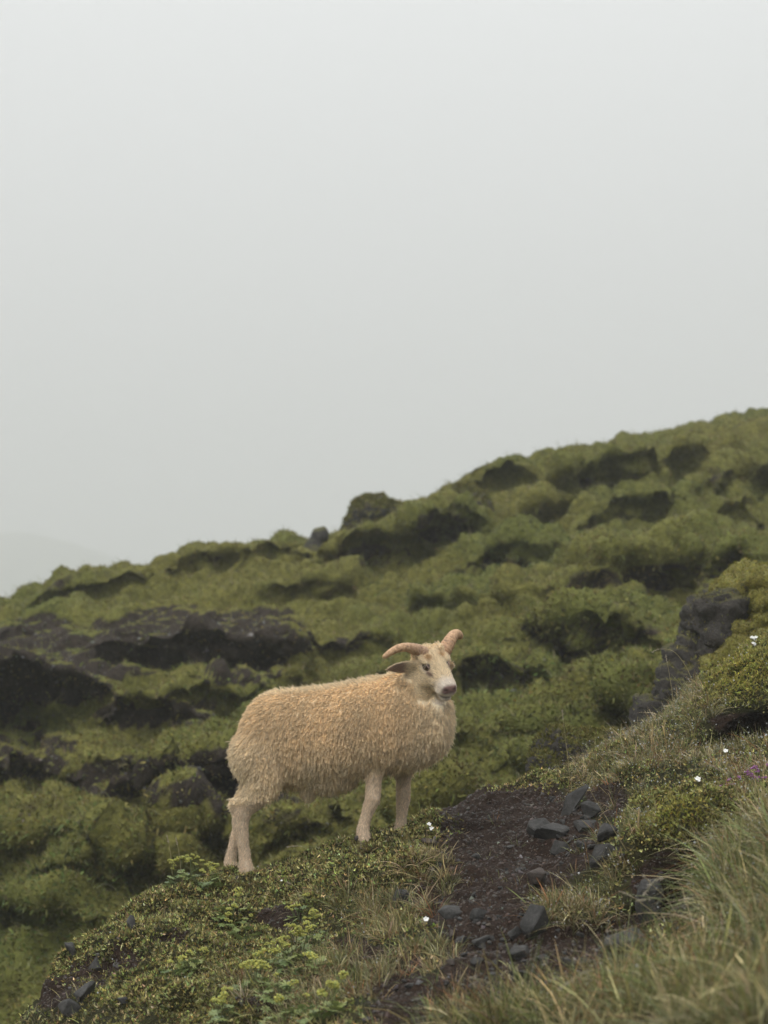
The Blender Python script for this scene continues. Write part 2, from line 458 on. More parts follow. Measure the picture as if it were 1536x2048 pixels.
def ledge(u0, v0, hw, up, A, lo=10, skew=0.0):
    """a bulge with a steep lower lip at row v0 that eases out uphill"""
    k = np.where((np.abs(hu - u0) < 1.7 * hw) & (hv < v0 + 60 + lo + abs(skew) * hw * 2) & (hv > v0 - 6 * up - 60 - abs(skew) * hw * 2))[0]
    du = (hu[k] - u0) / hw
    dv = v0 + skew * (hu[k] - u0) + 10 * LW[k] + 14 * du ** 2 - hv[k]
    amp[k] += 1.15 * A * smooth(-1.35 * lo, 1.35 * lo, dv) * np.exp(-np.clip(dv, 0, None) / up) * np.exp(-(du ** 2) ** 1.5)
for a in [(70,1420,170,130,1.0,14,-0.05),(400,1345,230,110,0.8,14,0.0),(300,1450,130,70,0.7,12,0),(480,1420,120,60,0.4,12,0),(400,1590,200,90,0.8,16,-0.1),
          (60,1560,150,70,0.5,14,0),(740,1120,110,60,0.8,8,-0.1),(900,1100,80,80,0.9,8,-0.1),(1030,1160,120,55,0.8,10,0.05),(1340,1195,240,90,1.3,14,-0.12),
          (1160,1300,190,80,0.9,14,0.0),(900,1240,130,60,0.5,12,0),(950,1370,150,60,0.6,14,-0.05),(720,1300,120,50,0.5,12,0),(640,1200,120,50,0.5,10,0),
          (1180,985,120,40,0.7,8,-0.2),(1000,960,70,35,0.5,6,-0.2),(1350,950,100,40,0.6,8,-0.2),(1480,1000,110,45,0.7,8,-0.2),(1250,1060,120,45,0.6,8,-0.2),
          (1100,1040,90,40,0.5,8,-0.2),(1400,1070,110,40,0.5,8,-0.2),(200,1180,120,30,0.4,6,-0.2),(430,1130,90,30,0.4,6,-0.1),(560,1120,70,30,0.4,6,-0.1),
          (140,1700,130,60,0.5,14,0),(300,1740,110,60,0.5,14,0),(60,1830,120,60,0.5,14,0),(230,1860,110,60,0.4,14,0),(380,1660,90,50,0.4,12,0),
          (620,1680,110,60,0.5,14,-0.1),(1000,1480,110,50,0.4,12,-0.2),(1140,1440,90,40,0.35,12,-0.2),(880,1560,90,50,0.4,12,-0.2)]:
    ledge(*a)
rb = np.random.default_rng(3)
for k in range(120):
    u0 = rb.uniform(-100, 1640); top = np.interp(u0, [0, 620, 760, 1536], [1205, 1090, 1040, 830]); v0 = top + rb.random() ** 0.8 * 700
    s = rb.uniform(26, 75) * (0.6 + (v0 - top) / 1000)
    ledge(u0, v0, s, s * 0.55, s * 0.0058, 5 + s * 0.1, rb.uniform(-0.2, 0.1))
HN = grid_normals(HV, hr, hcn)
dirn = unit(np.array([[0, -1.0, 0.30]]) + 0 * HN)
HV += dirn * (amp * (0.15 + 0.85 * front))[:, None]
# hummocky pillows
HN = unit(grid_normals(HV, hr, hcn) + np.array([0, -0.3, 0.3]))
w1 = HV * np.array([0.95, 1.2, 1.9]) + 0.5 * np.column_stack([fbm(HV * 1.1 + s, 2) for s in (0, 31, 57)])
a1, a2 = worley(w1); b1, b2 = worley(HV * np.array([2.3, 2.8, 3.6]) + 0.35 * fbm(HV * 3, 2)[:, None])
_cr = np.interp(hu, [c[0] for c in hc[:18]], [c[1] for c in hc[:18]]); pil = (0.35 + 0.65 * smooth(15, 110, hv - _cr)) * (1 - 0.7 * blob(hu, hv, [(60, 1320, 200, 85), (390, 1265, 230, 55)]))
HV += HN * (pil * 0.46 * np.clip(a2 - a1, 0, 0.55) + 0.24 * np.clip(b2 - b1, 0, 0.5) + pil * 0.14 * fbm(HV * 1.3, 3) + 0.035 * fbm(HV * 9, 3) - 0.18)[:, None]
HN = grid_normals(HV, hr, hcn)
hu, hv = uv_of(HV)
wobh = 0.45 * fbm(HV * 1.8, 4)
h_soil_shade = blob(hu, hv, [(70,1325,190,95),(400,1270,250,60),(250,1300,120,50),(40,1500,110,60),(300,1430,120,30),(330,1560,150,60),(470,1560,70,70),(895,1060,70,45),
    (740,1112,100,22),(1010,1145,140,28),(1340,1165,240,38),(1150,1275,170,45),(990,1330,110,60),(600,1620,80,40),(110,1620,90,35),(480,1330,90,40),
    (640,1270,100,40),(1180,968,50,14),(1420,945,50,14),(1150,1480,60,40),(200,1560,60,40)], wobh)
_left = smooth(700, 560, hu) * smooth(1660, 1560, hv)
h_soil_shade = np.clip((h_soil_shade * (0.46 + 0.42 * _left) + (0.20 + 0.22 * _left) * smooth(0.28, -0.10, HN[:, 2])) * np.maximum(smooth(0.80, 0.40, HN[:, 2]), _left * smooth(0.97, 0.66, HN[:, 2])) - 0.05 + 0.24 * fbm(HV * 6, 4), 0, 0.62 + 0.3 * _left)  # bare earth; on steep faces its dark colour also stands in for shade
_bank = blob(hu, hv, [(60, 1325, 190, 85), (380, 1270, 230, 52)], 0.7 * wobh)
h_soil_shade = np.maximum(h_soil_shade, np.clip(_bank * 0.95 + 0.35 * fbm(HV * 5 + 8, 4) * _bank, 0, 0.95) * smooth(1.0, 0.85, HN[:, 2]))
HF = grid_faces(hr, hcn)
hill = tag(link('hillside', mesh_np('hillside', HV, HF, attrs={'soil': h_soil_shade}), mat=M_hill), kind='structure')

# far hill in the mist and the valley floor
fx = np.linspace(-870, 218, 120); fy = np.linspace(783, 1080, 90)
FX, FY = np.meshgrid(fx, fy)
FZ = 112 * np.exp(-((FX + 348) / 261) ** 2 * 0.9 - ((FY - 1000) / 130) ** 2) + 38 * np.exp(-((FX + 160) / 87) ** 2 - ((FY - 957) / 87) ** 2) - 9
FZ += 5.0 * fbm(np.column_stack([FX.ravel() * 0.03, FY.ravel() * 0.03, FX.ravel() * 0]), 4).reshape(FX.shape)
tag(link('far_hill', mesh_np('far_hill', np.column_stack([FX.ravel(), FY.ravel(), FZ.ravel()]), grid_faces(90, 120)), mat=M_far), kind='structure')
vx = np.linspace(-1150, 1150, 60)
VX, VY = np.meshgrid(vx, vx)
tag(link('valley_floor', mesh_np('valley_floor', np.column_stack([VX.ravel(), VY.ravel(), np.full(VX.size, -6.0)]), grid_faces(60, 60)), mat=M_valley), kind='structure')

# ------------------------------------------------------------------ mist
bm = bmesh.new(); bmesh.ops.create_cube(bm, size=1)
bmesh.ops.scale(bm, vec=(2400, 2400, 132), verts=bm.verts); bmesh.ops.translate(bm, vec=(0, 0, 66.0 - 14.0), verts=bm.verts)
me = bpy.data.meshes.new('haze'); bm.to_mesh(me); bm.free()
hm = bpy.data.materials.new('mist'); hm.use_nodes = True; hn = hm.node_tree; hn.nodes.clear()
ho = hn.nodes.new('ShaderNodeOutputMaterial'); pv = hn.nodes.new('ShaderNodeVolumePrincipled')
pv.inputs['Color'].default_value = (0.855, 0.86, 0.857, 1); pv.inputs['Density'].default_value = 0.0029
pv.inputs['Anisotropy'].default_value = 0.2
hn.links.new(pv.outputs[0], ho.inputs['Volume'])
haze = tag(link('haze', me, mat=hm), label='pale mist over the whole slope', kind='stuff')
# ================================================================== SHEEP
K = 7.2 / FPX
def S(u, v, dy=0.0):
    return Vector(((u - 768) * K, 7.2 + dy, (HORIZON - v) * K))

def catmull(pts, n):
    P = np.array(pts, float); m = len(P); out = []
    for i in range(m - 1):
        p0, p1, p2, p3 = P[max(i - 1, 0)], P[i], P[i + 1], P[min(i + 2, m - 1)]
        for t in np.linspace(0, 1, n, endpoint=False):
            out.append(0.5 * ((2 * p1) + (-p0 + p2) * t + (2 * p0 - 5 * p1 + 4 * p2 - p3) * t ** 2 + (-p0 + 3 * p1 - 3 * p2 + p3) * t ** 3))
    out.append(P[-1]); return np.array(out)

def loft_bm(bm, rings):
    """closed tube through rings, each an (n,3) array"""
    n = len(rings[0]); vs = [[bm.verts.new(p) for p in r] for r in rings]
    for a, b in zip(vs[:-1], vs[1:]):
        for i in range(n):
            bm.faces.new((a[i], a[(i + 1) % n], b[(i + 1) % n], b[i]))
    for r, fl in ((vs[0], True), (vs[-1], False)):
        c = bm.verts.new(sum((v.co for v in r), Vector()) / n)
        for i in range(n):
            f = (c, r[(i + 1) % n], r[i]) if fl else (c, r[i], r[(i + 1) % n])
            bm.faces.new(f)

def tube(bm, pts, n=20, sub=5, lat=(0, 1, 0)):
    """pts: (u, v, dy, half width in px along the picture, half depth in m)"""
    C = catmull([(*S(p[0], p[1], p[2]), p[3] * K, p[4]) for p in pts], sub)
    T = np.gradient(C[:, :3], axis=0); T = unit(T); lat = np.array(lat, float)
    rings = []
    for c, t in zip(C, T):
        B = lat - t * (lat @ t); B /= np.linalg.norm(B); A = np.cross(B, t)
        th = np.linspace(0, 2 * math.pi, n, endpoint=False)
        rings.append(c[:3] + np.outer(np.cos(th), A) * c[3] + np.outer(np.sin(th), B) * c[4])
    loft_bm(bm, rings)

def ball(bm, c, r, rot=None):
    m = Matrix.Translation(c) @ (rot.to_4x4() if rot else Matrix()) @ Matrix.Diagonal((*r, 1))
    bmesh.ops.create_icosphere(bm, subdivisions=3, radius=1, matrix=m)

SB = bmesh.new()
# trunk: (u, v, dy, half height px, half width m)
trunk = [(474,1510,.03,22,.05),(483,1500,.03,52,.09),(505,1487,.03,80,.125),(545,1477,.02,92,.145),(600,1474,.01,95,.155),(660,1470,.0,98,.165),
         (720,1457,-.02,96,.16),(775,1448,-.03,93,.15),(825,1448,-.05,84,.13),(862,1452,-.06,66,.105),(884,1458,-.06,40,.07),(893,1460,-.06,18,.035)]
C = catmull([(*S(u, v, d), a * K, b) for u, v, d, a, b in trunk], 5)
rings = []
for c in C:
    th = np.linspace(0, 2 * math.pi, 36, endpoint=False)
    cs, sn = np.cos(th), np.sin(th)
    rings.append(np.column_stack([c[0] + 0 * cs, c[1] + c[4] * np.sign(sn) * np.abs(sn) ** 0.9, c[2] + c[3] * np.sign(cs) * np.abs(cs) ** 0.95]))
loft_bm(SB, rings)
ball(SB, S(660, 1552, -0.01), (0.12, 0.09, 0.055)); ball(SB, S(618, 1572, -0.01), (0.04, 0.035, 0.04))
# neck and ruff
tube(SB, [(795,1440,-.03,78,.12),(822,1405,-.05,66,.11),(845,1370,-.075,52,.09),(858,1335,-.095,40,.07),(862,1318,-.10,28,.05)])
ball(SB, S(872, 1440, -0.09), (0.06, 0.09, 0.13)); ball(SB, S(800, 1370, -0.04), (0.07, 0.10, 0.05))
# hind legs: near then far
tube(SB, [(520,1475,-.03,40,.06),(520,1510,-.07,52,.062),(530,1553,-.08,40,.055),(513,1588,-.085,28,.042),(492,1614,-.09,20,.032),(485,1638,-.09,16,.026),
          (486,1660,-.09,13.5,.022),(490,1685,-.09,10.5,.0195),(493,1710,-.09,11,.020),(495,1729,-.09,13,.025),(499,1748,-.095,15,.026),(503,1764,-.10,15,.026)])
ball(SB, S(474, 1614, -0.09), (0.018, 0.018, 0.036))
tube(SB, [(515,1475,.07,40,.06),(505,1510,.10,50,.062),(512,1553,.12,38,.055),(496,1588,.13,26,.042),(478,1614,.14,18,.032),(474,1638,.14,13,.026),
          (471,1660,.14,11,.022),(463,1685,.14,9,.0195),(458,1710,.14,9.5,.020),(455,1729,.14,12,.025),(460,1748,.135,14,.026),(463,1764,.13,14,.026)])
ball(SB, S(461, 1614, 0.14), (0.016, 0.018, 0.034))
# front legs
tube(SB, [(757,1470,-.05,29,.05),(752,1520,-.075,21,.040),(748,1550,-.09,18,.033),(747,1575,-.092,15.5,.028),(745,1597,-.092,14.5,.027),(737,1618,-.092,11.5,.022),
          (731,1637,-.092,10,.0195),(727,1655,-.092,11.5,.023),(727,1669,-.097,13,.025),(731,1687,-.10,13.5,.026)])
ball(SB, S(749, 1594, -0.10), (.020, .020, .034))
tube(SB, [(805,1470,.06,29,.05),(806,1520,.07,21,.040),(807,1550,.08,17.5,.033),(807,1575,.08,15,.028),(807,1597,.08,13.5,.027),(805,1618,.08,11,.022),
          (803,1637,.08,9.5,.0195),(802,1652,.08,11,.023),(801,1667,.075,12.5,.025),(803,1682,.07,13,.026)])
ball(SB, S(811, 1595, 0.076), (.019, .020, .034))
# head frame: a along the face, l to the animal's left, n out of the forehead
HA = Vector((0.435, -0.67, -0.60)).normalized()
HL = Vector((0.84, 0.545, 0.25)); HL = (HL - HA * HL.dot(HA)).normalized()
HNn = HL.cross(HA).normalized()
if HNn.z < 0: HNn = -HNn
HO = S(851, 1316, -0.10); HS = 0.88
def hp(t, l=0.0, n=0.0): return HO + HA * (t * HS) + HL * l + HNn * n
head = [(-.045,.030,.028,-.03),(-.03,.050,.042,-.05),(0,.061,.052,-.068),(.04,.066,.054,-.080),(.08,.064,.048,-.086),(.115,.056,.040,-.080),(.15,.048,.032,-.070),
        (.18,.043,.026,-.062),(.205,.041,.021,-.057),(.222,.038,.014,-.054),(.236,.030,.004,-.047),(.243,.018,-.007,-.036)]
Hs = catmull(head, 5); rings = []
for t, w, top, bot in Hs:
    w = w * 1.08
    th = np.linspace(0, 2 * math.pi, 28, endpoint=False); cs, sn = np.cos(th), np.sin(th)
    mid, hh = (top + bot) / 2, (top - bot) / 2
    taper = 1 - 0.22 * (1 - cs) / 2
    rings.append(np.array([tuple(hp(t, w * s_ * tp, mid + hh * c_)) for s_, c_, tp in zip(sn, cs, taper)]))
loft_bm(SB, rings)
HR = Matrix((HA, HL, HNn)).transposed()
for s_ in (-1, 1):
    ball(SB, hp(.068, .050 * s_, .037), (.030, .013, .010), HR)        # brow
    ball(SB, hp(.085, .046 * s_, -.042), (.045, .024, .038), HR)       # cheek
    ball(SB, hp(.215, .017 * s_, -.004), (.022, .016, .016), HR)       # nostril wing
    ball(SB, hp(.203, .024 * s_, -.028), (.028, .020, .016), HR)       # upper lip
    ball(SB, hp(.012, .045 * s_, .035), (.028, .026, .026), HR)        # horn root
ball(SB, hp(.205, 0, -.057), (.030, .026, .013), HR)                   # chin
# ears: right one spread towards the picture's left, the other behind the head
def ear(root, tip, up):
    ax = (tip - root); Ln = ax.length; ax.normalize(); up = (up - ax * up.dot(ax)).normalized(); sd = ax.cross(up)
    rr = []
    for t, w, h in [(-.1,.014,.012),(.1,.022,.013),(.3,.032,.010),(.5,.035,.008),(.7,.030,.007),(.88,.018,.006),(1,.005,.004)]:
        th = np.linspace(0, 2 * math.pi, 16, endpoint=False)
        pts = []
        for a in th:
            x, y = math.cos(a) * w, math.sin(a) * h
            pts.append(tuple(root + ax * (Ln * t) + sd * x + up * (y + 9.0 * x * x - 0.02 * t * (1 - t))))
        rr.append(np.array(pts))
    loft_bm(SB, rr)
EAR_R = (S(834, 1333, -.15), S(768, 1343, -.17)); EAR_L = (S(886, 1322, -.03), S(897, 1338, 0.09))
ear(*EAR_R, Vector((0.1, -0.72, -0.6))); ear(*EAR_L, Vector((0, -0.4, -0.9)))
bmesh.ops.recalc_face_normals(SB, faces=SB.faces)
me0 = bpy.data.meshes.new('tmp'); SB.to_mesh(me0); SB.free()
tmp = bpy.data.objects.new('tmp', me0); COL.objects.link(tmp)
r_ = tmp.modifiers.new('r', 'REMESH'); r_.mode = 'VOXEL'; r_.voxel_size = 0.0045
s_ = tmp.modifiers.new('s', 'SMOOTH'); s_.iterations = 5; s_.factor = 0.5
dg = bpy.context.evaluated_depsgraph_get(); dg.update()
body_me = bpy.data.meshes.new_from_object(tmp.evaluated_get(dg)); bpy.data.objects.remove(tmp); bpy.data.meshes.remove(me0)
body_me.name = 'sheep_body'
_n = len(body_me.vertices); _v = np.empty(_n * 3, np.float32); body_me.vertices.foreach_get('co', _v); _v = _v.reshape(-1, 3).astype(float)
_e = np.empty(len(body_me.edges) * 2, np.int32); body_me.edges.foreach_get('vertices', _e); _e = _e.reshape(-1, 2)
_deg = np.bincount(_e.ravel(), minlength=_n)[:, None] + 1e-9
_uu = _v[:, 0] / K + 768; _vv = HORIZON - _v[:, 2] / K
_w = (smooth(1600, 1560, _vv) * smooth(840, 790, _uu - 0.5 * np.clip(_vv - 1390, 0, 160)) * smooth(1300, 1345, _vv))[:, None]
for _k in range(60):
    _s = np.zeros_like(_v)
    for _a, _b in ((0, 1), (1, 0)):
        for _c in range(3): _s[:, _c] += np.bincount(_e[:, _a], _v[_e[:, _b], _c], _n)
    _v += (_s / _deg - _v) * _w * 0.6
body_me.vertices.foreach_set('co', _v.astype(np.float32).ravel()); body_me.update()
NBV = n = len(body_me.vertices); BV = np.empty(n * 3, np.float32); body_me.vertices.foreach_get('co', BV); BV = BV.reshape(-1, 3).astype(float)
BNo = np.empty(n * 3, np.float32); body_me.vertices.foreach_get('normal', BNo); BNo = BNo.reshape(-1, 3).astype(float)
Hloc = (BV - np.array(HO)) @ np.array([tuple(HA), tuple(HL), tuple(HNn)]).T     # t, l, n per vertex
Hloc[:, 0] /= HS
def near_h(t, l, nn, rt, rl=None, rn=None):
    q = (Hloc - np.array([t, l, nn])) / np.array([rt, rl or rt, rn or rt]); return np.exp(-(q ** 2).sum(1) * 1.6)
D = np.zeros(n)
for sgn in (-1, 1):
    D -= 0.007 * near_h(.092, .055 * sgn, .020, .022, .03, .014)          # eye socket
    D -= 0.010 * near_h(.232, .018 * sgn, -.008, .008, .010, .006)        # nostril
    D -= 0.006 * near_h(.232, .006 * sgn, -.017, .010, .005, .012)
# mouth: a groove between lip and chin, curling up at the corner
ml = -.0455 + 0.012 * smooth(.205, .16, Hloc[:, 0])
gr = np.exp(-((Hloc[:, 2] - ml) / .0050) ** 2) * smooth(.145, .172, Hloc[:, 0]) * (np.abs(Hloc[:, 1]) < .06)
D -= 0.013 * gr
BV += BNo * D[:, None]
body_me.vertices.foreach_set('co', BV.astype(np.float32).ravel()); body_me.update()
bu = BV[:, 0] / K + 768; bv = HORIZON - BV[:, 2] / K
# where things are
t_, l_, n_ = Hloc[:, 0], Hloc[:, 1], Hloc[:, 2]
inhead = (t_ > -.06) & (t_ < .27) & (np.abs(l_) < .085) & (n_ < .085) & (n_ > -.10 - 0 * t_)
face = smooth(-.02, .055, t_ + 0.03 * fbm(BV * 30, 2)) * inhead * smooth(-.105, -.07, n_ + 0.015 * fbm(BV * 30 + 9, 2) + 0.35 * np.clip(t_ - .1, 0, 1))
ear_m = np.zeros(n); ear_t = np.zeros(n)
for (ra, tb) in (EAR_R, EAR_L):
    ax = np.array(tb - ra); q = (BV - np.array(ra)); tt = (q @ ax) / (ax @ ax)
    dd = np.linalg.norm(q - np.clip(tt, 0, 1)[:, None] * ax, axis=1)
    ear_m = np.maximum(ear_m, (tt > 0.06) * (dd < 0.048) * (q @ ax > 0)); ear_t = np.maximum(ear_t, smooth(.2, .5, tt) * (dd < .06))
ear_m *= (bv < 1365) & ((bu < 838) | (bu > 905))
leg_h = smooth(1592, 1608, bv + 0.25 * (bu - 500)) * (bu < 575)
leg_f = smooth(1532, 1548, bv) * (bu > 700) * (bu < 840) * ((np.minimum(np.abs(bu - 748), np.abs(bu - 806)) < 27) | (bv > 1602))
leg_f = leg_f * ((bv > 1550) | (np.minimum(np.abs(bu - 748), np.abs(bu - 806)) < 24))
leg = np.clip(leg_h + leg_f, 0, 1)
face = np.clip(np.maximum(face, ear_m), 0, 1) * (1 - leg)
wool = np.clip(1 - face - leg, 0, 1)
def lerp(a, b, w): return a * (1 - w[:, None]) + np.array(b) * w[:, None]
nz = fbm(BV * 14, 3)
col = np.tile(np.array([0.89, 0.71, 0.475]), (n, 1))                          # tan fleece
col = lerp(col, (0.87, 0.74, 0.54), smooth(1440, 1590, bv + 60 * nz))           # cream towards the belly
col = lerp(col, (0.87, 0.74, 0.54), smooth(590, 460, bu + 40 * nz) * smooth(1440, 1500, bv))
col = lerp(col, (0.87, 0.745, 0.55), smooth(800, 890, bu + 30 * nz) * smooth(1340, 1420, bv))
col = lerp(col, (0.85, 0.72, 0.52), smooth(0.85, 0.95, BNo[:, 2]) * (bv < 1430))
col = lerp(col, (0.74, 0.61, 0.47), leg)
col = lerp(col, (0.84, 0.72, 0.53), face)
muz = smooth(.155, .215, t_ + 0.03 * nz - 0.25 * np.clip(n_, 0, .05)) * inhead
col = lerp(col, (0.76, 0.67, 0.57), muz)
orange = (near_h(.068, -.030, .045, .022, .02, .03) + near_h(.062, .032, .045, .018, .018, .03)) * inhead
col = lerp(col, (0.48, 0.29, 0.12), np.clip(orange * 1.1, 0, 0.8))
for sgn in (-1, 1):
    col = lerp(col, (0.22, 0.13, 0.11), np.clip(1.5 * near_h(.097, .055 * sgn, .018, .024, .03, .014), 0, 0.9) * inhead)
    col = lerp(col, (0.22, 0.12, 0.10), np.clip(1.4 * near_h(.132, .048 * sgn, .009, .026, .03, .008), 0, 0.85) * inhead)
nose = np.clip(smooth(.222, .236, t_) * smooth(-.030, -.016, n_) * inhead, 0, 1)
col = lerp(col, (0.24, 0.14, 0.125), nose)
for sgn in (-1, 1):
    col = lerp(col, (0.05, 0.03, 0.028), np.clip(1.6 * near_h(.234, .018 * sgn, -.008, .012, .012, .0075) - .2, 0, 1) * inhead)
col = lerp(col, (0.07, 0.03, 0.028), np.clip(gr * 1.6, 0, 0.97) * inhead)
inner = ear_m * ear_t * smooth(-0.2, -0.7, BNo[:, 1]) * smooth(0.35, -0.1, BNo[:, 2] - 0.004 * (bu - 800))
col = lerp(col, (0.30, 0.19, 0.155), inner * 0.85)
c4 = np.ones((n, 4), np.float32); c4[:, :3] = col
body_me.attributes.new('Col', 'FLOAT_COLOR', 'POINT').data.foreach_set('color', c4.ravel())
for p in body_me.polygons: p.use_smooth = True

M_skin, nt_, b_ = new_mat('sheep_skin')
a_ = attr_node(nt_, 'Col'); tn = noise_node(nt_, 160, 4, 0.7)
rr_ = ramp(nt_, tn.outputs[0], [(0.3, (0.72,) * 3), (0.7, (1.12,) * 3)])
nt_.links.new(mixc(nt_, 1.0, a_.outputs['Color'], rr_.outputs[0], 'MULTIPLY'), b_.inputs['Base Color'])
b_.inputs['Roughness'].default_value = 0.7; b_.inputs['Specular IOR Level'].default_value = 0.25
bump(nt_, b_, tn.outputs[0], 0.5, 0.004)
def hair_mat(name, rough, sheen):
    m, nt, b = new_mat(name)
    a = attr_node(nt, 'Col'); nt.links.new(a.outputs['Color'], b.inputs['Base Color'])
    b.inputs['Roughness'].default_value = rough; b.inputs['Specular IOR Level'].default_value = 0.25
    b.inputs['Sheen Weight'].default_value = sheen
    t = nt.nodes.new('ShaderNodeBsdfTranslucent'); nt.links.new(a.outputs['Color'], t.inputs[0])
    mix = nt.nodes.new('ShaderNodeMixShader'); mix.inputs[0].default_value = 0.40
    nt.links.new(b.outputs[0], mix.inputs[1]); nt.links.new(t.outputs[0], mix.inputs[2])
    nt.links.new(mix.outputs[0], nt.nodes['Material Output'].inputs[0])
    return m
M_wool = hair_mat('wool', 0.6, 0.15); M_hair = hair_mat('short_hair', 0.55, 0.1)

sheep = empty('sheep', (0, 0, 0), 'tan woolly lamb with two short curved horns standing on the mossy crest', 'sheep')
body = link('body', body_me, sheep, M_skin)

body_me.calc_loop_triangles()
nt3 = len(body_me.loop_triangles); TRI = np.empty(nt3 * 3, np.int32); body_me.loop_triangles.foreach_get('vertices', TRI); TRI = TRI.reshape(-1, 3)
def body_scatter(wt, k):
    A, B, C_ = BV[TRI[:, 0]], BV[TRI[:, 1]], BV[TRI[:, 2]]
    w = np.linalg.norm(np.cross(B - A, C_ - A), axis=1) * wt[TRI].mean(1); w /= w.sum()
    f = rng.choice(nt3, k, p=w); r1, r2 = rng.random((2, k, 1)); q = np.sqrt(r1)
    ba = [1 - q, q * (1 - r2), q * r2]
    g = lambda X: sum(X[TRI[f, i]] * ba[i] for i in range(3))
    return g(BV), unit(g(BNo)), g(col), f

def hair_obj(name, pos, radii, cols, mat, parent):
    """pos (n,k,3), radii (n,k)"""
    cu = bpy.data.hair_curves.new(name); n_, k_ = pos.shape[:2]
    cu.add_curves([k_] * n_)
    cu.attributes['position'].data.foreach_set('vector', pos.astype(np.float32).ravel())
    ra = cu.attributes.get('radius') or cu.attributes.new('radius', 'FLOAT', 'POINT')
    ra.data.foreach_set('value', radii.astype(np.float32).ravel())
    c = np.ones((n_, 4), np.float32); c[:, :3] = cols
    cu.attributes.new('Col', 'FLOAT_COLOR', 'CURVE').data.foreach_set('color', c.ravel())
    return link(name, cu, parent, mat)

# fleece: curly locks, each a bunch of crimped strands
NL, SPL, KP = 52000, 4, 12
P, N, Cc, _ = body_scatter(np.clip(wool, 0, 1) ** 2, NL)
pu = P[:, 0] / K + 768; pv_ = HORIZON - P[:, 2] / K
Tn = np.array([[-0.12, 0, -1.0]]) - N * (np.array([[-0.12, 0, -1.0]]) * N).sum(1, keepdims=True)
Tn = unit(Tn + 0.13 * rng.normal(size=P.shape) + 0.25 * unit(np.stack([-np.ones(NL), np.zeros(NL), np.zeros(NL)], 1)) * smooth(0.7, 1.0, N[:, 2])[:, None])
ln = 0.025 + 0.015 * smooth(1400, 1540, pv_) + 0.003 * rng.normal(size=NL)
ln += 0.012 * smooth(820, 880, pu) * (pv_ > 1385)
ln = np.where((pv_ < 1375) & (pu > 790), 0.020, ln)            # neck and nape
hd = smooth(0.03, -0.02, ((P - np.array(HO)) @ np.array(HA))) * (pv_ < 1330) * (pu > 825)
ln = np.where((pv_ < 1345) & (pu > 820), 0.013, ln)            # crown of the head
ln = np.where((pv_ > 1560) & (pu < 535), ln * 0.62, ln)
ln = np.clip(ln * np.exp(rng.normal(0, .08, NL)), .008, .08)
Bn = np.cross(N, Tn)
ph = rng.random(NL) * 6.28; hand = rng.choice([-1, 1], NL); fr = rng.uniform(2.0, 3.2, NL); ampw = rng.uniform(.0008, .0019, NL)
ts = np.linspace(0, 1, KP)
out = np.empty((NL, SPL, KP, 3))
lift = rng.uniform(0.13, 0.24, NL)
off = rng.normal(size=(NL, SPL, 2)) * 0.0016; rl_ = np.exp(rng.normal(0, .12, (NL, SPL)))
for k, t in enumerate(ts):
    curl = smooth(0.55, 1.0, np.array([t]))[0]
    core = N * (ln * lift * (math.sin(min(t, 0.9) * 1.9) * 0.75))[:, None] + Tn * (ln * (t - 0.12 * curl ** 1.5))[:, None]
    ang = fr * 6.28 * t + ph + 2.0 * curl
    am = ampw * (0.35 + 0.9 * t) * (1 + 1.1 * curl)
    wv = Bn * (np.cos(ang) * am)[:, None] * hand[:, None] + (N * 0.8 + Tn * 0.5 * curl) * (np.sin(ang) * am)[:, None]
    tip = N * (ln * 0.10 * curl)[:, None] - Tn * (ln * 0.10 * curl)[:, None]
    spread = (1 - 0.62 * t)
    for s in range(SPL):
        o = Bn * (off[:, s, 0] * spread)[:, None] + (Tn * (off[:, s, 1] * spread)[:, None])
        out[:, s, k] = P + o + (core + tip) * rl_[:, s, None] + wv - N * 0.002
lc = Cc * np.exp(rng.normal(0, 0.15, (NL, 1)) + 0.18 * fbm(P * np.array([9, 9, 4]), 3)[:, None])
cols = np.repeat(lc, SPL, 0) * np.exp(rng.normal(0, 0.08, (NL * SPL, 1)))
rd = np.broadcast_to(0.00062 * (1 - 0.5 * ts), (NL * SPL, KP))
fleece = hair_obj('fleece', out.reshape(-1, KP, 3), rd, cols, M_wool, sheep)
tag(fleece, label='curly crimped tan wool')

# short hair on legs and face
def short_hair(name, wt, k, ln0, dirf, lift, r0, lm=None):
    lm = np.zeros(NBV) if lm is None else lm
    P, N, Cc, f = body_scatter(wt, k)
    d = dirf(P); d = unit(d - N * (d * N).sum(1, keepdims=True) + 0.22 * rng.normal(size=P.shape))
    l = ln0 * np.exp(rng.normal(0, .3, k)) * (1 - 0.55 * np.clip(lm[TRI[f]].mean(1), 0, 1)); ts = np.linspace(0, 1, 5); pos = np.empty((k, 5, 3))
    for i, t in enumerate(ts):
        pos[:, i] = P + (d * t + N * lift * math.sin(t * 2.0)) * l[:, None] - N * 0.0006
    return hair_obj(name, pos, np.broadcast_to(r0 * (1 - .7 * ts), (k, 5)), Cc * np.exp(rng.normal(0, .25, (k, 1))), M_hair, sheep)
sk = np.clip(1 - np.clip(nose + 1.3 * gr * inhead, 0, 1), 0, 1)
short_hair('leg_hair', leg, 34000, 0.0075, lambda P: np.tile([[-0.25, 0, -1.0]], (len(P), 1)), 0.28, 0.0007)
eye_skip = 1 - np.clip(1.8 * (near_h(.10, .055, .015, .032, .03, .018) + near_h(.10, -.055, .015, .032, .03, .018)), 0, 1)
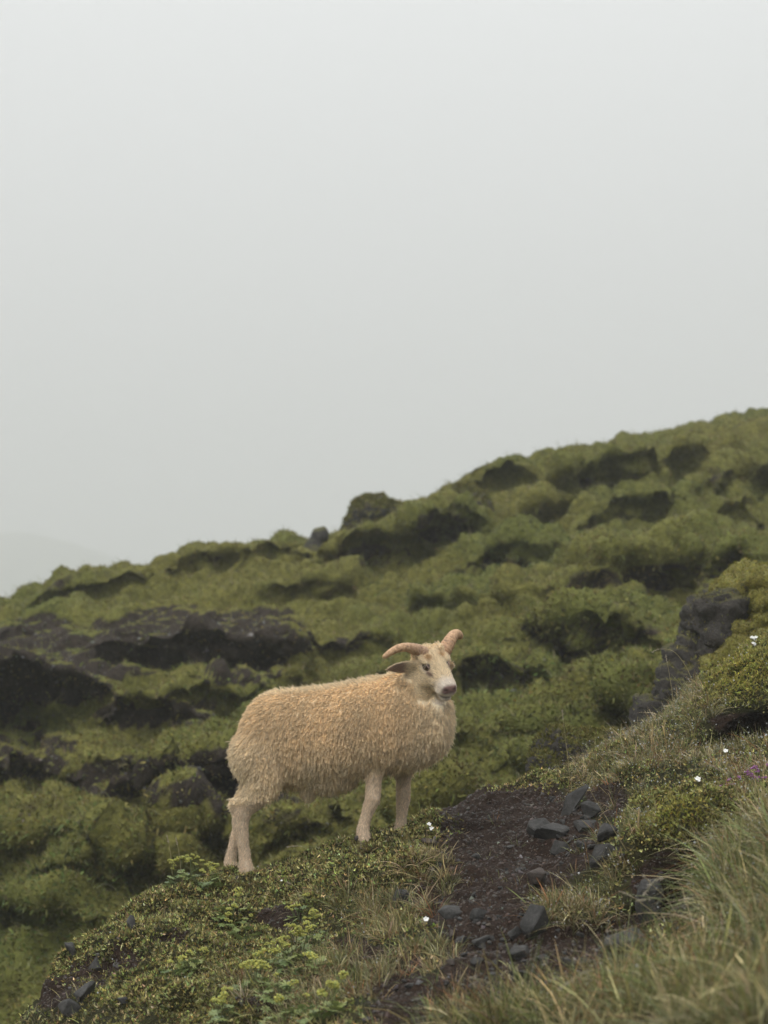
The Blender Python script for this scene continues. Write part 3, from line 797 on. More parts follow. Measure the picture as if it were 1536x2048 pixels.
short_hair('face_hair', face * sk * eye_skip * (1 - 0.7 * inner) * (0.75 + 0.25 * (1 - muz)), 34000, 0.0075,
           lambda P: -np.array([tuple(HA)]) * 0.9 + 0.6 * ((P - np.array(hp(0.06))) @ np.array([tuple(HL)]).T) / 0.05 * np.array([tuple(HL)]) + np.zeros_like(P) - np.array([[0, 0, .25]]), 0.2, 0.0005, muz)

# horns
M_horn, nt_, b_ = new_mat('horn')
a_ = attr_node(nt_, 'Col'); tn = noise_node(nt_, 60, 5, 0.7)
rr_ = ramp(nt_, tn.outputs[0], [(0.3, (0.42, 0.38, 0.36)), (0.5, (1.0, 0.85, 0.75)), (0.72, (1.3, 1.3, 1.25))])
nt_.links.new(mixc(nt_, 1.0, a_.outputs['Color'], rr_.outputs[0], 'MULTIPLY'), b_.inputs['Base Color'])
b_.inputs['Roughness'].default_value = 0.6; bump(nt_, b_, tn.outputs[0], 1.0, 0.006)
def horn(pts, seed, base_dark):
    C = catmull([(*S(u, v, d), r * K, r2 * K) for u, v, d, r, r2 in pts], 14)
    T = unit(np.gradient(C[:, :3], axis=0)); lat = np.array([0.2, 1.0, 0.1]); nring = 22
    V = []; cols = []
    for i, (c, t) in enumerate(zip(C, T)):
        B = lat - t * (lat @ t); B /= np.linalg.norm(B); A = np.cross(B, t)
        f = i / (len(C) - 1); ridge = 1 + 0.08 * math.sin(i * 1.55 + math.sin(i * .7 + seed)) * (1 - f)
        th = np.linspace(0, 2 * math.pi, nring, endpoint=False)
        V.append(c[:3] + (np.outer(np.cos(th), A) * c[3] + np.outer(np.sin(th), B) * c[4]) * ridge)
        cc = np.array([0.52, 0.36, 0.24]) * (1 - f) + np.array([0.58, 0.42, 0.26]) * f
        if base_dark: cc = cc * (1 - 0.5 * max(0, 1 - f * 2.2)) + np.array([.16, .14, .125]) * 0.5 * max(0, 1 - f * 2.2)
        cols.append(np.tile(cc, (nring, 1)))
    m = len(V); V = np.concatenate(V + [C[-1:, :3] + T[-1:] * C[-1, 3] * 0.5]); cols = np.concatenate(cols + [cols[-1][:1]])
    F = [(i * nring + j, i * nring + (j + 1) % nring, (i + 1) * nring + (j + 1) % nring) for i in range(m - 1) for j in range(nring)]
    F += [(i * nring + j, (i + 1) * nring + (j + 1) % nring, (i + 1) * nring + j) for i in range(m - 1) for j in range(nring)]
    F += [((m - 1) * nring + j, (m - 1) * nring + (j + 1) % nring, m * nring) for j in range(nring)]
    return link('horn', mesh_np('horn', V, F, cols), sheep, M_horn)
horn([(850,1313,-.135,15,15),(833,1304,-.16,12,12),(815,1299,-.19,9.2,9.2),(797,1301,-.21,8.2,8),(781,1309,-.22,6.6,6.6),(770,1317,-.225,5,5),(767,1320,-.226,3,3)], 1.0, True)
horn([(884,1308,-.10,15,15),(893,1293,-.09,13.5,13),(901,1279,-.07,11.5,11),(907,1271,-.045,10,10),(914,1269,-.02,9.5,9.5),(919,1273,.0,8,8),(920,1277,.005,5,5)], 2.0, False)

# eyes, lids, lashes, dew claws and hooves
M_eye, nt_, b_ = new_mat('eye'); b_.inputs['Base Color'].default_value = (0.035, 0.02, 0.012, 1); b_.inputs['Roughness'].default_value = 0.08
M_pupil = plain_mat('pupil', (0.006, 0.006, 0.007), 0.1, 0.5, 0.1)
M_lid = plain_mat('eyelid', (0.27, 0.18, 0.15), 0.6, 0.3, 0.25, 90)
M_hoof = plain_mat('hoof', (0.05, 0.042, 0.038), 0.55, 0.35, 0.35, 60)
def mesh_bm(name, bm, parent, mat, sm=True):
    bmesh.ops.recalc_face_normals(bm, faces=bm.faces)
    me = bpy.data.meshes.new(name); bm.to_mesh(me); bm.free()
    for p in me.polygons: p.use_smooth = sm
    return link(name, me, parent, mat)
for sgn in (-1, 1):
    # set each eyeball into the sculpted socket
    k = np.argmax(near_h(.093, .057 * sgn, .021, .010, .03, .008)); c = Vector(BV[k]); nn = Vector(BNo[k])
    bm = bmesh.new(); ball(bm, c - nn * .0045, (.0270, .0150, .0175), HR); e = mesh_bm('eye', bm, sheep, M_eye)
    bm = bmesh.new(); ball(bm, c + nn * .0078, (.0072, .0022, .0030), HR); mesh_bm('pupil', bm, e, M_pupil)
    for up in (1, -1):
        bm = bmesh.new(); rings = []
        for i in range(9):
            f = i / 8 * 2 - 1
            q = c + HA * (.0290 * f) + HNn * (up * (.0120 if up > 0 else .0135) * (1 - f * f) ** .6) + nn * (.0062 * (1 - f * f) - 0.002)
            th = np.linspace(0, 2 * math.pi, 10, endpoint=False); r = .0030 * (1 - .5 * f * f)
            rings.append(np.array([tuple(q + HNn * (math.cos(a) * r) + nn * (math.sin(a) * r)) for a in th]))
        loft_bm(bm, rings); mesh_bm('eyelid', bm, e, M_lid)
    kk = 9; f = rng.uniform(-1, 1, kk)
    root = np.array([tuple(c + HA * (.015 * x) + HNn * (.009 * (1 - x * x) ** .6) + nn * .004) for x in f])
    dr = unit(np.array([tuple(nn)]) + 0.1 * np.array([tuple(HNn)]) + 0.35 * rng.normal(size=(kk, 3)) - np.array([[0, 0, .5]]))
    pos = np.stack([root + dr * (0.016 * t) - np.array([[0, 0, .004]]) * t * t for t in np.linspace(0, 1, 5)], 1)
    hair_obj('eyelashes', pos, np.broadcast_to(0.0004 * (1 - .6 * np.linspace(0, 1, 5)), (kk, 5)), np.tile([[.55, .48, .4]], (kk, 1)), M_hair, e)
def hoof(u, v, dy):
    for s in (-1, 1):
        bm = bmesh.new(); rings = []
        for h, lx, wy in [(0, .030, .0155), (.012, .029, .015), (.026, .024, .0135), (.034, .018, .011)]:
            th = np.linspace(0, 2 * math.pi, 14, endpoint=False)
            rings.append(np.array([tuple(S(u, v, dy) + Vector((math.cos(a) * lx + .012 - h * .25, math.sin(a) * wy + s * .0165, h))) for a in th]))
        loft_bm(bm, rings); mesh_bm('hoof', bm, sheep, M_hoof)
for u, v, dy in [(501, 1778, -.105), (458, 1776, .13), (731, 1700, -.10), (801, 1695, .07)]: hoof(u, v, dy)
for u, v, dy in [(479,1752,-.128),(483,1752,-.07),(450,1753,.11),(455,1753,.155),(714,1673,-.11),(789,1668,.05)]:
    bm = bmesh.new(); ball(bm, S(u, v, dy), (.009, .009, .012), Matrix.Rotation(0.5, 3, 'Y')); mesh_bm('dewclaw', bm, sheep, M_hoof)
# ================================================================== ROCKS
def hull_mesh(name, seed, dims, n=14, rough=0.05, flat=0.0, sub=2):
    """an angular stone: hull of random points, slightly roughened"""
    r = np.random.default_rng(seed)
    P = r.normal(size=(n, 3)); P = unit(P) * (0.75 + 0.25 * r.random((n, 1)))
    P = np.sign(P) * np.abs(P) ** (1 - flat * 0.5)
    P = P * np.array(dims)
    bm = bmesh.new()
    for p in P: bm.verts.new(p)
    res = bmesh.ops.convex_hull(bm, input=bm.verts)
    bmesh.ops.delete(bm, geom=[g for g in res['geom_interior'] if isinstance(g, bmesh.types.BMVert)], context='VERTS')
    bmesh.ops.bevel(bm, geom=[e for e in bm.edges], offset=0.035 * min(dims) * 2, segments=1, affect='EDGES')
    if sub:
        bmesh.ops.triangulate(bm, faces=bm.faces)
        bmesh.ops.subdivide_edges(bm, edges=bm.edges, cuts=sub, use_grid_fill=True)
    V = np.array([tuple(v.co) for v in bm.verts]); sc = max(dims)
    d = rough * sc * fbm(V / sc * 2.6 + seed, 3) + rough * 0.35 * sc * fbm(V / sc * 9 + seed, 2)
    for v, k in zip(bm.verts, d): v.co += v.co.normalized() * k
    me = bpy.data.meshes.new(name); bm.to_mesh(me); bm.free()
    return me

def rotm(a, b, c):
    return Matrix.Rotation(c, 4, 'Z') @ Matrix.Rotation(b, 4, 'Y') @ Matrix.Rotation(a, 4, 'X')

def rock(u, v, w, h, label, seed, dep=None, tilt=(0, 0, 0), sink=0.25, mat=None, n=14, name='rock', group=None, flat=0.2, rough=0.05):
    """w, h: photo pixels across; seated on the near ground where its foot shows"""
    p, nn = hit(u, v + h * 0.35); k = p.y / FPX
    dims = (w * k * .6, (dep or w) * k * .55, h * k * .6)
    me = hull_mesh(name, seed, dims, n, rough, flat)
    o = link(name, me, mat=mat or M_rock)
    o.location = p + Vector((0, dims[1] * 0.5, dims[2] * (1 - 2 * sink)))
    o.rotation_euler = rotm(*tilt).to_euler()
    return tag(o, label, 'rock', group)

rock(1075, 1858, 72, 84, 'large angular dark grey rock with a pointed foot in the middle of the path', 11, 60, (0.25, -0.25, 0.4), 0.1, n=11, rough=0.03)
rock(1150, 1608, 92, 46, 'tilted split dark slab jutting from the bank at the top of the path', 12, 40, (0.5, -0.62, 0.2), 0.2, n=10, flat=0.5, rough=0.03)
rock(1178, 1625, 56, 40, 'dark slab wedged just right below the tilted slab at the top', 13, 40, (0.5, -0.3, 0.3), 0.2, n=10, flat=0.5)
rock(1105, 1662, 74, 46, 'cracked flat grey stone in the path below the tilted slab', 14, 60, (0.3, 0.1, 0.2), 0.4, flat=0.5)
rock(1080, 1650, 52, 36, 'grey flat stone left of the cracked one in the upper path', 15, 50, (0.3, -0.1, 0.5), 0.4, flat=0.5)
rock(1120, 1695, 40, 34, 'small dark block in the upper path below the cracked flat stone', 16, 40, (0.2, 0.2, 0.8), 0.3)
rock(1175, 1648, 60, 26, 'thin grey slab lying at the foot of the right bank', 17, 50, (0.3, 0.0, 0.3), 0.4, flat=0.6)
rock(1215, 1665, 44, 50, 'grey stone half buried in grass of the right bank', 18, 44, (0.2, 0.1, 0.3), 0.3)
rock(1205, 1705, 56, 70, 'tall layered grey stone against the right bank beside the upper path', 19, 40, (0.35, 0.1, 0.2), 0.3, n=12, flat=0.4)
rock(1165, 1690, 34, 26, 'dark stone left of the tall layered stone', 20, 30, (0.2, 0.1, 0.9), 0.3)
rock(1072, 1758, 46, 54, 'reddish brown upright stone beside a grass tuft in mid path', 21, 40, (0.1, -0.2, 0.3), 0.2, mat=M_rock_brown, n=13)
rock(906, 1822, 64, 34, 'smooth rounded grey stone at the left edge of the path', 22, 50, (0.2, 0.05, 0.1), 0.35, n=30, flat=0.0, rough=0.03)
rock(964, 1830, 56, 30, 'broken grey stone right of the smooth rounded one', 23, 40, (0.2, 0.2, 0.2), 0.3, n=11)
rock(802, 1792, 36, 40, 'grey stone under hanging grass left of the path', 24, 30, (0.1, 0.3, 0.1), 0.25)
rock(1030, 1866, 36, 42, 'blue grey block touching the left side of the large angular rock', 25, 30, (0.1, -0.2, 0.3), 0.3, n=11)
rock(1042, 1906, 48, 40, 'black lumpy stone just below the large angular rock', 26, 40, (0.3, 0.4, 0.9), 0.25, n=18, rough=0.09)
rock(1255, 1874, 84, 40, 'flat pale grey slab at the right side of the lower path', 27, 70, (0.35, -0.25, 0.3), 0.4, n=12, flat=0.6, rough=0.04)
rock(1302, 1812, 54, 96, 'tall smooth grey stone standing under the mossy overhang', 28, 40, (0.0, 0.05, 0.3), 0.15, n=16, flat=0.5, rough=0.02)
rock(965, 1880, 46, 34, 'jagged dark stone left of the large angular rock', 29, 34, (0.2, 0.3, 0.3), 0.25, n=10)
rock(925, 1880, 30, 20, 'small dark wedge beside the left tuft of the lower path', 30, 26, (0.3, 0.2, 0.6), 0.3)
rock(957, 1925, 32, 24, 'small grey slab under the jagged dark stone', 31, 26, (0.3, 0.3, 0.3), 0.3)
rock(1040, 1950, 46, 40, 'split grey stone with vertical cracks in the lower path', 32, 30, (0.4, 0.1, 0.3), 0.25, n=11, flat=0.3)
rock(1018, 1962, 30, 34, 'narrow grey shard leaning on the split stone', 33, 20, (0.2, 0.5, 0.3), 0.25, n=9)
rock(953, 1974, 36, 28, 'rounded brown stone among the lower path rubble', 34, 30, (0.1, 0.0, 0.3), 0.3, mat=M_rock_brown, n=30, flat=0)
rock(932, 2002, 26, 40, 'pale leaning shard below the rounded brown stone', 35, 18, (0.1, 0.5, 0.2), 0.2, n=9)
rock(1030, 1988, 44, 20, 'thin pale slab lying in the lowest path rubble', 36, 30, (0.2, -0.25, 0.3), 0.3, n=9, flat=0.5)
rock(908, 2018, 34, 36, 'dark stone in the grass at the bottom edge of the path', 37, 30, (0.2, 0.0, 0.3), 0.25)
rock(1085, 1916, 30, 20, 'small pale grey chip right below the large angular rock', 38, 24, (0.2, 0.1, 0.3), 0.3)
rock(1138, 1925, 34, 26, 'pair of grey chips on the bare lower path, left one', 39, 26, (0.2, 0.2, 0.3), 0.3)
rock(1166, 1922, 24, 16, 'pair of grey chips on the bare lower path, right one', 40, 20, (0.2, -0.1, 0.3), 0.3)
rock(1184, 1934, 14, 12, 'tiny round pale pebble on the bare lower path', 41, 12, (0, 0, 0), 0.3, n=30, flat=0)
rock(1160, 1868, 24, 14, 'small dark flake on the bare soil right of the large angular rock', 42, 20, (0.2, 0, 0), 0.35)
rock(952, 1712, 18, 12, 'small pale pebble alone on the upper brown soil', 43, 16, (0, 0, 0), 0.3, n=26, flat=0)
rock(858, 1684, 36, 24, 'dark stone below the white flower beside the front feet', 44, 30, (0.1, 0, 0.3), 0.35, mat=M_rock_brown)
rock(62, 1988, 60, 38, 'smooth dark stone poking out of the left edge of the mound', 45, 50, (0.1, -0.1, 0.2), 0.2, n=22, flat=0.1, rough=0.03)
rock(140, 1898, 36, 44, 'black block on the skyline of the mound\'s left edge', 46, 40, (0, 0.2, 0.3), 0.2, n=10)
rock(180, 1985, 66, 40, 'grey slab among moss low on the left mound', 47, 50, (0.4, -0.3, 0.2), 0.3, n=10, flat=0.4)
rock(190, 1930, 40, 36, 'dark stone under the moss cushion on the left mound', 48, 40, (0.2, 0.2, 0.4), 0.3)
rock(135, 2022, 50, 44, 'steep grey slab at the bottom left of the mound', 49, 40, (0.4, 0.5, 0.2), 0.25, n=10, flat=0.4)
rock(245, 2000, 24, 20, 'small black stone between brown moss clumps at lower left', 50, 20, (0.2, 0.2, 0.2), 0.3)
rock(262, 1845, 24, 36, 'narrow dark stone between two moss cushions on the upper left mound', 51, 24, (0, 0.1, 0.2), 0.3)
rock(735, 2040, 26, 14, 'small dark stone at the bottom edge left of the path', 52, 20, (0.1, 0.1, 0), 0.3)
rock(820, 1970, 26, 16, 'small flat stone in the bare patch left of the path', 53, 20, (0.3, 0.1, 0), 0.3)
rock(680, 1958, 14, 10, 'tiny reddish chip on bare soil beside the yellow flowers', 54, 12, (0.3, 0.2, 0), 0.3, mat=M_rock_brown)

# loose rubble of the path, alike chips
chip_me = [hull_mesh('stone', 300 + k, (1, .8, .6), 9 + k % 4, .05, .3, 1) for k in range(8)]
for k, m_ in enumerate(chip_me): m_.materials.append(M_rock if k % 4 else M_rock_brown)
rr = random.Random(5)
for (u0, v0, ru, rv, cnt, lo, hi, lab) in [(960, 1915, 90, 70, 34, 8, 20, 'small dark chip in the rubble left of the large angular rock'), (1040, 1960, 70, 50, 16, 8, 18, 'small dark chip around the split grey stone of the lower path'), (1120, 1670, 80, 60, 24, 8, 20, 'small dark chip among the slabs at the top of the path'), (1010, 1790, 90, 60, 18, 6, 12, 'tiny dark chip on the open soil in mid path'), (1120, 1930, 110, 40, 14, 6, 14, 'tiny chip on the bare soil right below the large angular rock'), (1170, 1620, 50, 40, 10, 8, 16, 'small dark chip lying against the tilted slab')]:
    for _ in range(cnt):
        u, v = rr.gauss(u0, ru * .55), rr.gauss(v0, rv * .55); p, nn = hit(u, v); sz = rr.uniform(lo, hi) * p.y / FPX * .85
        o = link('stone', chip_me[rr.randrange(8)]); o.location = p + Vector((0, 0, sz * .1)); o.scale = (sz, sz * rr.uniform(.7, 1), sz * rr.uniform(.7, 1.1))
        o.rotation_euler = (rr.uniform(-.5, .5), rr.uniform(-.5, .5), rr.random() * 6.28)
        tag(o, lab, 'stone', 'loose chips: ' + lab)

# gravel of the path: thousands of chips, one mass
def pebbles(P, N, size, col, seed):
    r = np.random.default_rng(seed); shapes = []
    for k in range(6):
        me = hull_mesh('tmp', 900 + k, (1, 0.8, 0.55), 9, 0, 0.3, 0); me.calc_loop_triangles()
        V = np.array([tuple(v.co) for v in me.vertices]); T = np.array([tuple(t.vertices) for t in me.loop_triangles]); shapes.append((V, T)); bpy.data.meshes.remove(me)
    parts = []; pick_ = r.integers(0, 6, len(P))
    for k, (V, T) in enumerate(shapes):
        m = np.where(pick_ == k)[0]
        if not len(m): continue
        q = unit(r.normal(size=(len(m), 3)) * 0.5 + N[m]); a = unit(np.cross(q, r.normal(size=(len(m), 3)))); b = np.cross(q, a)
        VV = (V[None, :, 0:1] * a[:, None] + V[None, :, 1:2] * b[:, None] + V[None, :, 2:3] * q[:, None]) * size[m][:, None, None] + P[m][:, None]
        FF = T[None] + (np.arange(len(m)) * len(V))[:, None, None]
        parts.append((VV.reshape(-1, 3), FF.reshape(-1, 3), np.repeat(col[m], len(V), 0)))
    return join_np(parts)
vis_g = ((GUu > -60) & (GUu < 1600) & (GUv > 1200) & (GUv < 2110) & (GV[:, 1] > 3.2) & (GV[:, 1] < 9.0)).astype(float)
P, N, f = scatter(GV, GF, g_soil * vis_g, 20000)
size = 0.0046 * np.exp(rng.normal(0, 0.55, len(P))); size = np.clip(size, 0.0015, 0.017)
colr = pick([(.036, .029, .025), (.064, .055, .049), (.052, .033, .023), (.10, .093, .086)], [4, 3, 7, .6], len(P), 0.25)
V, F, Cg = pebbles(P, N, size, colr, 5)
M_chip, nt_, b_ = new_mat('gravel_chip'); a_ = attr_node(nt_, 'Col'); nt_.links.new(a_.outputs['Color'], b_.inputs['Base Color']); b_.inputs['Roughness'].default_value = 0.6
gravel = tag(link('gravel', mesh_np('gravel', V, F, Cg, smooth_shade=False), mat=M_chip), 'dark basalt gravel scattered over the path', 'gravel', kind='stuff')

# ------------------------------------------------------------------ boulders and outcrops
def lump_mesh(name, balls, vox, amp_, fq, seed, smooth_it=6):
    bm = bmesh.new()
    for c, r in balls: ball(bm, c, r)
    me = bpy.data.meshes.new('tmp'); bm.to_mesh(me); bm.free()
    o = bpy.data.objects.new('tmp', me); COL.objects.link(o)
    m = o.modifiers.new('r', 'REMESH'); m.mode = 'VOXEL'; m.voxel_size = vox
    m = o.modifiers.new('s', 'SMOOTH'); m.iterations = smooth_it
    dg = bpy.context.evaluated_depsgraph_get(); dg.update()
    out = bpy.data.meshes.new_from_object(o.evaluated_get(dg)); bpy.data.objects.remove(o); bpy.data.meshes.remove(me)
    out.name = name; n = len(out.vertices); A = np.empty(n * 3, np.float32); out.vertices.foreach_get('co', A); A = A.reshape(-1, 3).astype(float)
    Nn = np.empty(n * 3, np.float32); out.vertices.foreach_get('normal', Nn); Nn = Nn.reshape(-1, 3)
    d = amp_ * fbm(A * fq + seed, 4) + amp_ * 0.35 * np.abs(fbm(A * fq * 5 + seed, 3))
    A += Nn * d[:, None]; out.vertices.foreach_set('co', A.astype(np.float32).ravel()); out.update()
    for p in out.polygons: p.use_smooth = True
    return out
M_boulder = rock_mat('mossy_boulder', (0.014, 0.013, 0.012), (0.055, 0.05, 0.046), 3.5, (0.085, 0.08, 0.025), 0.30, 0.62, 0.8, 0.04, 0.85)
M_outcrop = rock_mat('outcrop_rock', (0.012, 0.0105, 0.009), (0.078, 0.067, 0.057), 11, (0.10, 0.09, 0.02), 0.5, 0.85, 1.0, 0.03, 0.8)
def soft_mat(name, dark, light, scale):
    m, nt, b = new_mat(name); g = nt.nodes.new('ShaderNodeNewGeometry')
    n1 = noise_node(nt, scale, 6, 0.7, vec=g.outputs['Position']); n2 = noise_node(nt, scale * .15, 3, 0.5, vec=g.outputs['Position'])
    r1 = ramp(nt, n1.outputs[0], [(0.3, dark), (0.7, light)]); r2 = ramp(nt, n2.outputs[0], [(0.35, (0.7, 0.62, 0.55)), (0.65, (1.1, 1.1, 1.0))])
    nt.links.new(mixc(nt, 1.0, r1.outputs[0], r2.outputs[0], 'MULTIPLY'), b.inputs['Base Color']); b.inputs['Roughness'].default_value = 0.95
    b.inputs['Specular IOR Level'].default_value = 0.1; b.inputs['Sheen Weight'].default_value = 0.15
    bump(nt, b, n1.outputs[0], 1.0, 0.02); return m
M_cushion = soft_mat('moss_cushion', (0.10, 0.096, 0.02), (0.32, 0.295, 0.065), 60)

def far_balls(specs):
    out = []
    for (u, v, Y, ru, rv, ry) in specs:
        k = Y / FPX; out.append((at(u, v, Y), (ru * k, ry, rv * k)))
    return out
def boulder(specs, label, vox, amp_, fq, seed, mat, name='mossy_boulder'):
    me = lump_mesh(name, far_balls(specs), vox, amp_, fq, seed)
    return tag(link(name, me, mat=mat), label, 'boulder')
boulder([(748, 1045, 20.6, 64, 54, .4), (715, 1060, 20.6, 36, 45, .3), (790, 1040, 20.7, 30, 34, .3)], 'round moss-capped boulder on the skyline left of centre', 0.03, 0.20, 2.6, 3, M_boulder)
boulder([(636, 1090, 19.4, 16, 34, .12), (630, 1108, 19.4, 19, 30, .15), (645, 1072, 19.4, 14, 22, .1)], 'narrow upright dark stone on the skyline beside the round boulder', 0.025, 0.07, 4, 5, M_boulder, 'upright_stone')
boulder([(905, 1055, 19.8, 66, 52, .4), (870, 1075, 19.8, 40, 40, .3), (940, 1030, 20, 45, 45, .4)], 'big dark boulder with steep bare face below the skyline', 0.03, 0.22, 2.4, 8, M_boulder)
boulder([(1150, 1510, 9.0, 78, 46, .22), (1095, 1535, 8.9, 34, 34, .15), (1210, 1490, 9.1, 44, 30, .2)], 'small dark rock with mossy top behind the crest of the path', 0.012, 0.09, 6, 9, M_outcrop, 'mossy_rock')

oc = empty('rock_outcrop', at(1440, 1460, 9.9), 'tall dark rock outcrop padded with yellow-green moss at the right edge', 'rock')
def oc_part(name, specs, vox, amp_, fq, seed, mat):
    me = lump_mesh(name, far_balls(specs), vox, amp_, fq, seed); o = link(name, me, oc, mat)
    o.matrix_parent_inverse = Matrix.Translation(-oc.location); return o
oc_part('rock_face', [(1420, 1330, 9.9, 55, 95, .3), (1380, 1390, 9.85, 45, 60, .25), (1345, 1430, 9.8, 30, 40, .2), (1475, 1250, 10, 60, 90, .35), (1560, 1300, 10.1, 120, 160, .5), (1400, 1300, 9.95, 30, 45, .2), (1352, 1400, 9.65, 32, 46, .16), (1392, 1335, 9.7, 38, 60, .18), (1432, 1255, 9.75, 34, 66, .18), (1330, 1440, 9.6, 24, 28, .12)],
        0.014, 0.20, 5, 4, M_outcrop)
oc_part('moss_cushion', [(1505, 1172, 9.9, 50, 36, .30), (1462, 1200, 9.85, 26, 36, .22), (1590, 1165, 9.9, 70, 45, .3), (1530, 1205, 9.8, 60, 30, .25)], 0.012, 0.13, 4, 21, M_cushion)
oc_part('moss_cushion', [(1488, 1262, 9.65, 44, 34, .2), (1530, 1245, 9.65, 50, 36, .22), (1590, 1250, 9.6, 50, 45, .22), (1500, 1290, 9.6, 60, 24, .2)], 0.012, 0.12, 4, 22, M_cushion)
oc_part('moss_cushion', [(1500, 1325, 9.55, 60, 40, .2), (1452, 1350, 9.5, 36, 30, .18), (1425, 1385, 9.45, 44, 26, .18), (1480, 1385, 9.45, 60, 34, .18), (1560, 1330, 9.5, 60, 60, .2)], 0.012, 0.11, 4.5, 23, M_cushion)
oc_part('moss_cushion', [(1385, 1425, 9.4, 56, 34, .16), (1440, 1420, 9.35, 60, 34, .16), (1350, 1450, 9.35, 30, 26, .14)], 0.012, 0.08, 5, 24, M_cushion)

# ================================================================== VEGETATION MASSES
up = np.array([[0, 0, 1.0]])
def fuzz(o, k, length, width, cols, w, zmin):
    """short moss shoots over a boulder or cushion, as a part of it"""
    me = o.data; me.calc_loop_triangles(); m = len(me.loop_triangles)
    T = np.empty(m * 3, np.int32); me.loop_triangles.foreach_get('vertices', T); T = T.reshape(-1, 3)
    V = np.empty(len(me.vertices) * 3, np.float32); me.vertices.foreach_get('co', V); V = V.reshape(-1, 3).astype(float)
    A, B, C_ = V[T[:, 0]], V[T[:, 1]], V[T[:, 2]]; nr_ = np.cross(B - A, C_ - A); ar = np.linalg.norm(nr_, axis=1); nr_ = nr_ / (ar[:, None] + 1e-12)
    wt = ar * smooth(zmin - .25, zmin + .25, nr_[:, 2] + 0.35 * fbm(A * 4, 3)) * (nr_[:, 1] < 0.6); f = rng.choice(m, k, p=wt / wt.sum())
    r1, r2 = rng.random((2, k, 1)); q = np.sqrt(r1); P = A[f] * (1 - q) + B[f] * q * (1 - r2) + C_[f] * q * r2; N = nr_[f]
    D = unit(N + up * 0.35 + 0.5 * rng.normal(size=P.shape))
    X = blades(P, D, length * np.exp(rng.normal(0, .35, k)), width, up * -.15, pick(cols, w, k, .25), 2)
    par = o if o.parent is None else o.parent
    s_ = link('moss_shoots', mesh_np('moss_shoots', *X, smooth_shade=False), o, M_moss); s_['kind'] = 'stuff'
BMOSS = [(.20, .185, .05), (.145, .14, .036), (.26, .23, .08), (.10, .10, .03)]
for o in [x for x in COL.objects if x.name.split('.')[0] in ('mossy_boulder', 'mossy_rock')]:
    fuzz(o, 9000, 0.03 if 'boulder' in o.name else .016, 0.014 if 'boulder' in o.name else .006, BMOSS, [2, 3, 1, 3], 0.45)
for o in [x for x in COL.objects if x.name.split('.')[0] == 'moss_cushion']:
    fuzz(o, 7000, .012, .005, [(.26, .235, .05), (.20, .185, .042), (.32, .28, .085), (.13, .12, .03)], [3, 3, 1, 1], -0.6)
fuzz([x for x in COL.objects if x.name == 'rock_face'][0], 5000, .016, .006, BMOSS, [1, 2, 1, 2], 0.55)
# moss on the near ground: sprigs of three tiny leaves
dens = vis_g * np.clip(0.25 + 1.0 * g_moss - 1.1 * g_soil, 0, 1)
P, N, f = scatter(GV, GF, dens, 130000)
gu, gv_ = uv_of(P)
bright = np.exp(-((gu - 1370) / 90) ** 2 - ((gv_ - 1630) / 45) ** 2) + np.exp(-((gu - 1480) / 110) ** 2 - ((gv_ - 1340) / 70) ** 2)
big = smooth(0.2, -0.25, fbm(P * 2.3, 3))
mc_a = pick([(.26, .24, .085), (.45, .42, .19), (.18, .178, .054), (.08, .065, .028)], [4, 3.4, 4, 2], len(P), 0.42)
mc_b = pick([(.30, .28, .055), (.22, .21, .045), (.40, .36, .11)], [3, 3, 1], len(P), 0.32)
mcol = mc_a * (1 - np.clip(bright, 0, 1)[:, None]) + mc_b * np.clip(bright, 0, 1)[:, None]
parts = []
for k in range(3):
    D = unit(N * 0.9 + 0.75 * rng.normal(size=P.shape) + up * 0.3)
    parts.append(blades(P + rng.normal(size=P.shape) * 0.002, D, 0.0100 * np.exp(rng.normal(0, .3, len(P))), 0.0056, up * 0, mcol * np.exp(rng.normal(0, .15, (len(P), 1))), 1, blunt=1.0))
V, F, Cm = join_np(parts)
tag(link('moss', mesh_np('moss', V, F, Cm, smooth_shade=False), mat=M_moss), 'olive moss carpeting the near mound and bank', 'moss', kind='stuff')

# grass of the near ground
def grass_tufts(centers, normals, per, rad_, hgt, wid, cols, w, lean=0.6, droop=0.6, nseg=4):
    n = len(centers) * per
    idx = np.repeat(np.arange(len(centers)), per)
    th = rng.random(n) * 6.28; rr = np.sqrt(rng.random(n)) * np.broadcast_to(rad_, len(centers))[idx]
    off = np.stack([np.cos(th) * rr, np.sin(th) * rr, np.zeros(n)], 1)
    Nn = normals[idx]; off -= Nn * (off * Nn).sum(1, keepdims=True)
    Pb = centers[idx] + off
    outw = unit(off + 1e-6)
    D = unit(up + 0.35 * Nn + outw * lean * rng.random((n, 1)) * 1.6 + 0.32 * rng.normal(size=(n, 3)))
    h = np.broadcast_to(hgt, len(centers))[idx] * np.clip(np.exp(rng.normal(0, .32, n)), .4, 1.7)
    dr = (outw * 0.6 + np.array([[-0.25, -0.1, -0.75]])) * (droop * rng.random((n, 1)) * 1.5)
    ct = pick(cols, w, len(centers), 0.25)[idx]; ci = pick(cols, w, n, 0.2); mixw = rng.random((n, 1)) < 0.3
    c = np.where(mixw, ci, ct * np.exp(rng.normal(0, .38, (n, 1))))
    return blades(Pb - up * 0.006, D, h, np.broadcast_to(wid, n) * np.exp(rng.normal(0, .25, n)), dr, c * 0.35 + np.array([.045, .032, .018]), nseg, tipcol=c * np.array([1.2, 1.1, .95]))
GREEN = [(.14, .185, .055), (.20, .235, .09), (.31, .285, .135), (.50, .44, .27), (.26, .135, .065), (.085, .12, .042)]
parts = []
hollow = blob(GUu, GUv, [(1345, 1770, 72, 80), (1500, 1452, 80, 32)])
